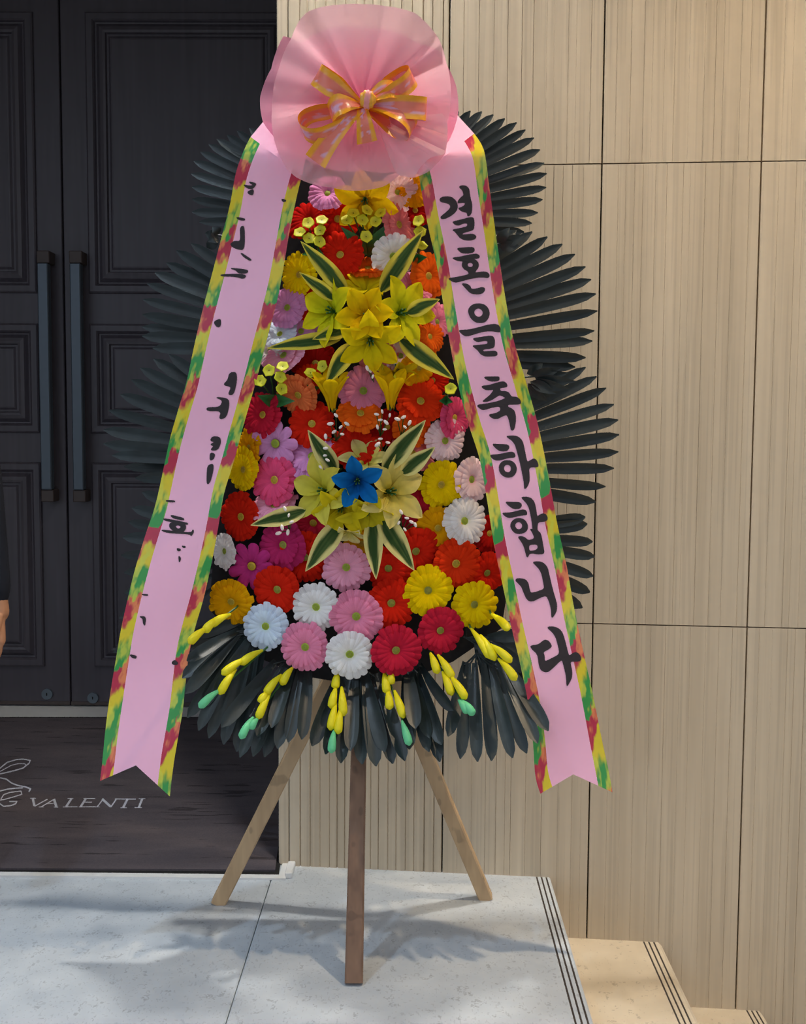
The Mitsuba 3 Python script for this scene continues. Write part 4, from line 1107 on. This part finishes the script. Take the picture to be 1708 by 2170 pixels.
# ------------------------------------------------------------------ palm fronds
FANS = [
 ('palm frond fanning out high up against the reeded wall', (800, 462), 2.70, [(956, 245), (972, 237), (997, 235), (1021, 237), (1046, 242), (1071, 251), (1094, 260), (1115, 275), (1131, 293), (1146, 316), (1154, 345), (1158, 368), (1157, 397), (1150, 423), (1140, 451), (1127, 473), (1111, 492)], 18.5, .66),
 ('palm frond fanning out against the reeded wall, second from the top', (779, 738), 2.695, [(1098, 487), (1128, 491), (1161, 502), (1193, 517), (1218, 539), (1240, 565), (1254, 592), (1264, 623), (1266, 659), (1261, 703), (1255, 723), (1242, 759), (1220, 779)], 22.5, .7),
 ('palm frond fanning out against the reeded wall, third from the top', (850, 990), 2.69, [(1243, 779), (1265, 798), (1284, 822), (1302, 857), (1310, 890), (1313, 922), (1310, 957), (1302, 993), (1285, 1034), (1264, 1065)], 22.5, .7),
 ('palm frond with level leaflets low behind the lettered ribbon', (980, 1130), 2.70, [(1241, 1096), (1246, 1112), (1256, 1148), (1262, 1181), (1259, 1222), (1251, 1257), (1235, 1290)], 24, .6),
 ('palm frond fanning out high up against the dark door', (740, 470), 2.72, [(527, 270), (503, 277), (481, 286), (459, 294), (440, 304), (423, 321), (411, 342), (405, 368), (405, 395), (405, 423), (406, 449), (422, 470)], 18, .6),
 ('palm frond fanning out against the dark door, second from the top', (735, 738), 2.72, [(405, 516), (374, 531), (350, 557), (326, 577), (313, 601), (302, 635), (301, 667), (301, 693), (302, 712), (322, 738)], 23, .66),
 ('palm frond fanning out against the dark door, third from the top', (690, 985), 2.72, [(357, 751), (326, 761), (295, 780), (278, 804), (255, 836), (229, 870), (220, 911), (220, 940), (236, 965), (262, 990), (285, 1016)], 24, .66),
 ('palm frond low behind the stroke-marked ribbon, tips showing against the door', (600, 1150), 2.71, [(302, 1042), (280, 1076), (270, 1108), (260, 1139), (256, 1178), (263, 1214), (262, 1260), (252, 1310), (240, 1383)], 24, .62),
]


def leaflet_mesh(b, t, w, roll, sag, root=.09):
    d = t - b
    up = unit(np.array([0, -1.0, 0]) * math.cos(roll) + unit(np.cross(d, [0, -1, 0])) * math.sin(roll))
    v, f, _ = blade(b, t, w, .004, .28, n=16, m=5, up=up, sag=sag, shape='palm', root=root)
    return tri(v, f)


for fi, (lab, c, Y, tips, w, start) in enumerate(FANS):
    r = np.random.default_rng(700 + fi)
    k = thing('palm_frond', lab, 'palm leaf')
    c3 = P(*c, Y)
    for i, t in enumerate(tips):
        t3 = P(*t, Y + r.uniform(-.012, .02) + .02)
        b3 = c3 + (t3 - c3) * .34
        part(k, 'leaflet', leaflet_mesh(b3, t3, w * 1.12 / FPX * Y * r.uniform(.92, 1.08), (0.16 if fi < 4 else -.16) + r.uniform(-.2, .2), r.uniform(-.004, .01)), 'palm_mat', smooth=True)
        part(k, 'leaf_stalk', tube([c3, b3 + (t3 - b3) * .04], .0022, 5), 'palm_mat')
    part(k, 'stem', tube([c3 + unit(np.array([0, 0, -1.0]) + (c3 - P(765, 900, Y)) * .2) * .12, c3], [.005, .004], 7), 'palm_mat')
HEM = [
 ('palm frond of the hem spreading towards the door, under the golden gerbera', (575, 1330), 2.60, [(398, 1398), (388, 1432), (392, 1470), (400, 1520), (420, 1546), (442, 1562), (472, 1576), (500, 1592), (430, 1500), (455, 1470)], 30, 2.47),
 ('palm frond of the hem hanging beneath the rose pink gerbera', (655, 1385), 2.60, [(470, 1540), (508, 1604), (536, 1600), (562, 1603), (588, 1584), (612, 1570), (640, 1566), (575, 1540), (545, 1560)], 31, 2.45),
 ('palm frond of the hem hanging in front of the middle leg', (752, 1410), 2.60, [(662, 1580), (690, 1598), (722, 1616), (765, 1616), (797, 1620), (832, 1616), (858, 1612), (742, 1590), (812, 1590)], 33, 2.44),
 ('palm frond of the hem hanging beneath the lowest crimson gerbera', (850, 1400), 2.60, [(868, 1586), (905, 1590), (936, 1578), (955, 1505), (906, 1560), (932, 1614), (880, 1540)], 33, 2.43),
 ('palm frond of the hem spreading towards the wall over the lettered ribbon', (1010, 1385), 2.58, [(950, 1560), (976, 1607), (1010, 1611), (1043, 1611), (1086, 1606), (1113, 1594), (1139, 1575), (1161, 1547)], 31, 2.42),
 ('palm frond of the hem tucked behind the bud spray by the lettered ribbon', (985, 1350), 2.60, [(1108, 1345), (1118, 1385), (1120, 1425), (1122, 1468), (1090, 1490), (1050, 1480)], 30, 2.545),
 ('palm frond of the hem tucked behind the bud sprays by the stroke-marked ribbon', (590, 1310), 2.61, [(410, 1345), (405, 1372), (420, 1420), (450, 1440), (480, 1500), (520, 1520)], 30, 2.56),
]
for fi, (lab, c, Y, tips, w, Yt) in enumerate(HEM):
    r = np.random.default_rng(800 + fi)
    k = thing('palm_frond', lab, 'palm leaf')
    c3 = P(*c, Y)
    for i, t in enumerate(tips):
        t3 = P(*t, Yt + r.uniform(-.012, .012))
        b3 = c3 + (t3 - c3) * np.array([.42, .10, .10]) + r.uniform(-.003, .003, 3)
        part(k, 'leaflet', leaflet_mesh(b3, t3, w / FPX * Yt * r.uniform(.92, 1.06), r.uniform(-.3, .3), r.uniform(0, .012), .42), 'palm_mat', smooth=True)
        part(k, 'leaf_stalk', tube([c3, b3 + (t3 - b3) * .05], .0022, 5), 'palm_mat')
    part(k, 'stem', tube([[c3[0], 2.655, c3[2] + .03], c3], [.006, .004], 7), 'palm_mat')
# small crumpled foliage between the side fronds
for lab, c, tips in (('clump of short crumpled dark leaves between the two middle fronds on the wall side', (1105, 800), [(1205, 790), (1222, 808), (1190, 780), (1180, 835), (1160, 850), (1150, 770), (1208, 825)]),
                     ('clump of short crumpled dark leaves between the two upper fronds on the wall side', (1045, 525), [(1095, 488), (1112, 498), (1080, 482), (1100, 520)]),
                     ('clump of short crumpled dark leaves between the two upper fronds on the door side', (470, 500), [(434, 494), (440, 512), (450, 480), (438, 525)])):
    r = np.random.default_rng(int(c[0]))
    k = thing('leaf_clump', lab, 'leaves')
    c3 = P(*c, 2.66)
    for t in tips:
        t3 = P(*t, 2.66 + r.uniform(-.03, .03))
        v, f, _ = blade(c3 + (t3 - c3) * .25, t3, .026, .008, .25, n=10, m=5, up=[r.uniform(-.25, .25), -1, r.uniform(-.45, .0)])
        part(k, 'leaf', tri(v, f), 'palm_mat', smooth=True)
    part(k, 'stem', tube([c3 + (P(*tips[0], 2.66) - c3) * .4, c3, P(c[0] + (765 - c[0]) * .35, c[1], 2.70)], .0025, 6), 'palm_mat')

# ------------------------------------------------------------------ white filler sprigs
FIL = [([(700, 898), (712, 880), (708, 915), (722, 905), (725, 920), (690, 925), (735, 898)], (712, 935), 'white filler sprig below the door-side trumpet lily'),
       ([(798, 878), (810, 872), (806, 890), (818, 895), (826, 880), (800, 905), (815, 910)], (806, 925), 'white filler sprig below the wall-side trumpet lily'),
       ([(842, 888), (855, 884), (868, 896), (858, 905)], (850, 925), 'white filler sprig beside the orange gerbera under the vivid orange red one'),
       ([(850, 1085), (862, 1098), (872, 1106), (845, 1108), (880, 1112), (858, 1122), (835, 1095)], (850, 1130), 'white filler sprig under the cream tipped lily of the lower cluster'),
       ([(604, 1078), (612, 1092), (618, 1106), (598, 1118), (610, 1128), (590, 1130)], (612, 1125), 'white filler sprig above the dark magenta gerbera'),
       ([(784, 786), (790, 798), (778, 780)], (792, 812), 'white filler sprig over the pink gerbera between the trumpet lilies'),
       ([(816, 1018), (806, 930), (800, 942), (822, 938)], (812, 960), 'white filler sprig above the cream tipped lily of the lower cluster'),
       ([(688, 965), (694, 975), (680, 990), (690, 950)], (690, 1000), 'white filler sprig over the large lilac pink gerbera')]
for i, (pts, root, lab) in enumerate(FIL):
    r = np.random.default_rng(900 + i)
    k = thing('filler_sprig', lab, 'flower spray')
    ro = P(*root, 2.56)
    for x, y in pts:
        o = P(x, y, 2.485 + r.uniform(-.01, .01))
        s_ = trimesh.creation.icosphere(2); a = r.uniform(0, 3.14)
        vv = np.asarray(s_.vertices) * np.array([.0068, .0038, .0038]) * r.uniform(.7, 1.15)
        c_, q_ = math.cos(a), math.sin(a)
        vv = np.c_[vv[:, 0] * c_ - vv[:, 2] * q_, vv[:, 1], vv[:, 0] * q_ + vv[:, 2] * c_]
        part(k, 'blossom', tri(vv + o, s_.faces), 'thick_mat', smooth=True, color=np.tile(C('#e9dcd2'), (len(vv), 1)))
        part(k, 'stalk', tube([o, (o + ro) / 2 + [0, .01, 0], ro], .0011, 5), 'green_mat')
    part(k, 'stem', tube([ro, [ro[0], 2.655, ro[2]]], .002, 5), 'green_mat')

# ------------------------------------------------------------------ person at the edge


def body(bones, length=.016, it=14):
    acc = None
    for a, b, ra, rb in bones:
        pts = []
        for c, r in ((a, ra), (b, rb)):
            s = trimesh.creation.icosphere(2).vertices * np.asarray(r) + np.asarray(c)
            pts.append(s)
        h = m3.Manifold.hull_points(np.vstack(pts))
        acc = h if acc is None else acc + h
    m = unman(acc.refine_to_length(length))
    m.merge_vertices()
    trimesh.smoothing.filter_taubin(m, .5, -.52, it)
    return m


YP = 2.65
wr = P(-8, 1268, YP); el = P(-42, 1000, YP + .02); shd = P(-100, 735, YP + .03)
px0 = shd[0] - .19
who = thing('person', 'person in a dark navy sleeve with one bare hand showing, beside the door', 'person')
hx = px0
skin = []
# head and neck (one body with both hands): face looks along -Y
hd = np.array([hx, YP + .02, 1.60])
bones = [(hd + [0, 0, .02], hd + [0, 0, .045], (.072, .088, .09), (.070, .085, .07)), (hd + [0, -.03, -.06], hd + [0, -.025, -.03], (.050, .050, .045), (.06, .065, .05)),
         ([hx, YP + .03, 1.42], [hx, YP + .02, 1.55], (.056, .056, .05), (.052, .054, .05)), (hd + [0, -.085, .0], hd + [0, -.098, -.018], .010, .014),
         (hd + [-.074, .01, -.01], hd + [-.076, .012, .02], (.010, .016, .02), (.010, .018, .02)), (hd + [.074, .01, -.01], hd + [.076, .012, .02], (.010, .016, .02), (.010, .018, .02))]
part(who, 'head', body(bones, .01, 10), 'skin_mat', smooth=True)
hr = man(trimesh.creation.icosphere(4)).scale((.083, .098, .095)).translate(tuple(hd + [0, .012, .045])) - m3.Manifold.cube((.3, .2, .3), True).translate(tuple(hd + [0, -.15, -.04]))
part(who, 'hair', unman(hr - m3.Manifold.cube((.3, .3, .1), True).translate(tuple(hd + [0, -.02, -.08]))), 'hair_mat', smooth=40)
for s in (-1, 1):
    e = trimesh.creation.icosphere(2, .010); e.apply_translation(hd + [s * .030, -.078, .012]); part(who, 'eye', e, 'white_mat', smooth=True)
part(who, 'mouth', tri(trimesh.creation.icosphere(2).vertices * [.022, .006, .005] + hd + [0, -.082, -.052], trimesh.creation.icosphere(2).faces), 'shoe_mat', smooth=True)


def hand(w, down, inward, fwd):
    """w wrist, down the way the hand hangs, inward to the palm's side, fwd where the thumb is."""
    w = np.asarray(w); d, i, f = unit(down), unit(inward), unit(fwd)
    b = [(w - d * .05, w + d * .02, .026, .028), (w + d * .03 + f * .014, w + d * .085 + f * .026, (.015, .018, .018), (.013, .015, .015)), (w + d * .03 - f * .012, w + d * .085 - f * .026, (.015, .018, .018), (.013, .014, .014)),
         (w + d * .03, w + d * .088, (.016, .02, .02), (.013, .016, .016))]
    for j, (o, L) in enumerate(((.028, .068), (.0095, .076), (-.0095, .072), (-.027, .056))):
        a = w + d * .085 + f * o
        m1 = a + d * L * .45 + i * .008; m2 = m1 + d * L * .30 + i * .014; m3_ = m2 + d * L * .16 + i * .018
        b += [(a, m1, .0098, .0090), (m1, m2, .0090, .0082), (m2, m3_, .0082, .0074)]
    t0 = w + d * .03 + f * .022; t1 = t0 + d * .032 + f * .020 + i * .008; t2 = t1 + d * .030 + f * .006 + i * .010
    b += [(t0, t1, .014, .0105), (t1, t2, .0105, .0085)]
    return body(b, .0035, 6)


part(who, 'hand', hand(wr + [0, 0, -.012], [0.08, 0, -1], [-.9, -.3, 0], [.35, -1, 0]), 'skin_mat', smooth=True)
wl = np.array([px0 - .26, YP - .01, wr[2]])
part(who, 'hand', hand(wl + [0, 0, -.012], [-0.05, 0, -1], [.9, -.3, 0], [-.35, -1, 0]), 'skin_mat', smooth=True)
sl = np.array([px0 - .19, YP + .03, shd[2]]); ell = np.array([px0 - .24, YP + .02, el[2]])
hip = .90
top = [([px0 - .10, YP + .02, 1.34], [px0 + .10, YP + .02, 1.34], (.10, .11, .09), (.10, .11, .09)), ([px0, YP + .02, 1.34], [px0, YP + .02, 1.05], (.17, .12, .12), (.145, .11, .12)),
       ([px0, YP + .02, 1.05], [px0, YP + .02, .88], (.145, .11, .12), (.165, .125, .08)), ([px0, YP + .03, 1.42], [px0, YP + .03, 1.44], .064, .062),
       (shd, el, .062, .050), (el, wr, .050, .037), (sl, ell, .062, .050), (ell, wl, .050, .037), ([px0 - .10, YP + .02, 1.38], sl, .07, .062), ([px0 + .10, YP + .02, 1.38], shd, .07, .062)]
part(who, 'top', body(top), 'navy_mat', smooth=True)
tr_ = []
for s in (-1, 1):
    h, kn_, an = np.array([px0 + s * .085, YP + .02, .86]), np.array([px0 + s * .10, YP + .0, .48]), np.array([px0 + s * .105, YP + .03, .07])
    tr_ += [(h, kn_, (.095, .105, .09), .068), (kn_, an, .068, .052)]
    shoe = body([(an + [0, 0.02, -.03], an + [0, -.14, -.035], (.042, .05, .035), (.045, .05, .03))], .012, 6)
    shoe.vertices[:, 2] = np.maximum(shoe.vertices[:, 2], .001)
    part(who, 'shoe', shoe, 'shoe_mat', smooth=True)
tr_.append(([px0 - .06, YP + .02, .90], [px0 + .06, YP + .02, .90], (.11, .115, .08), (.11, .115, .08)))
part(who, 'trousers', body(tr_), 'trouser_mat', smooth=True)
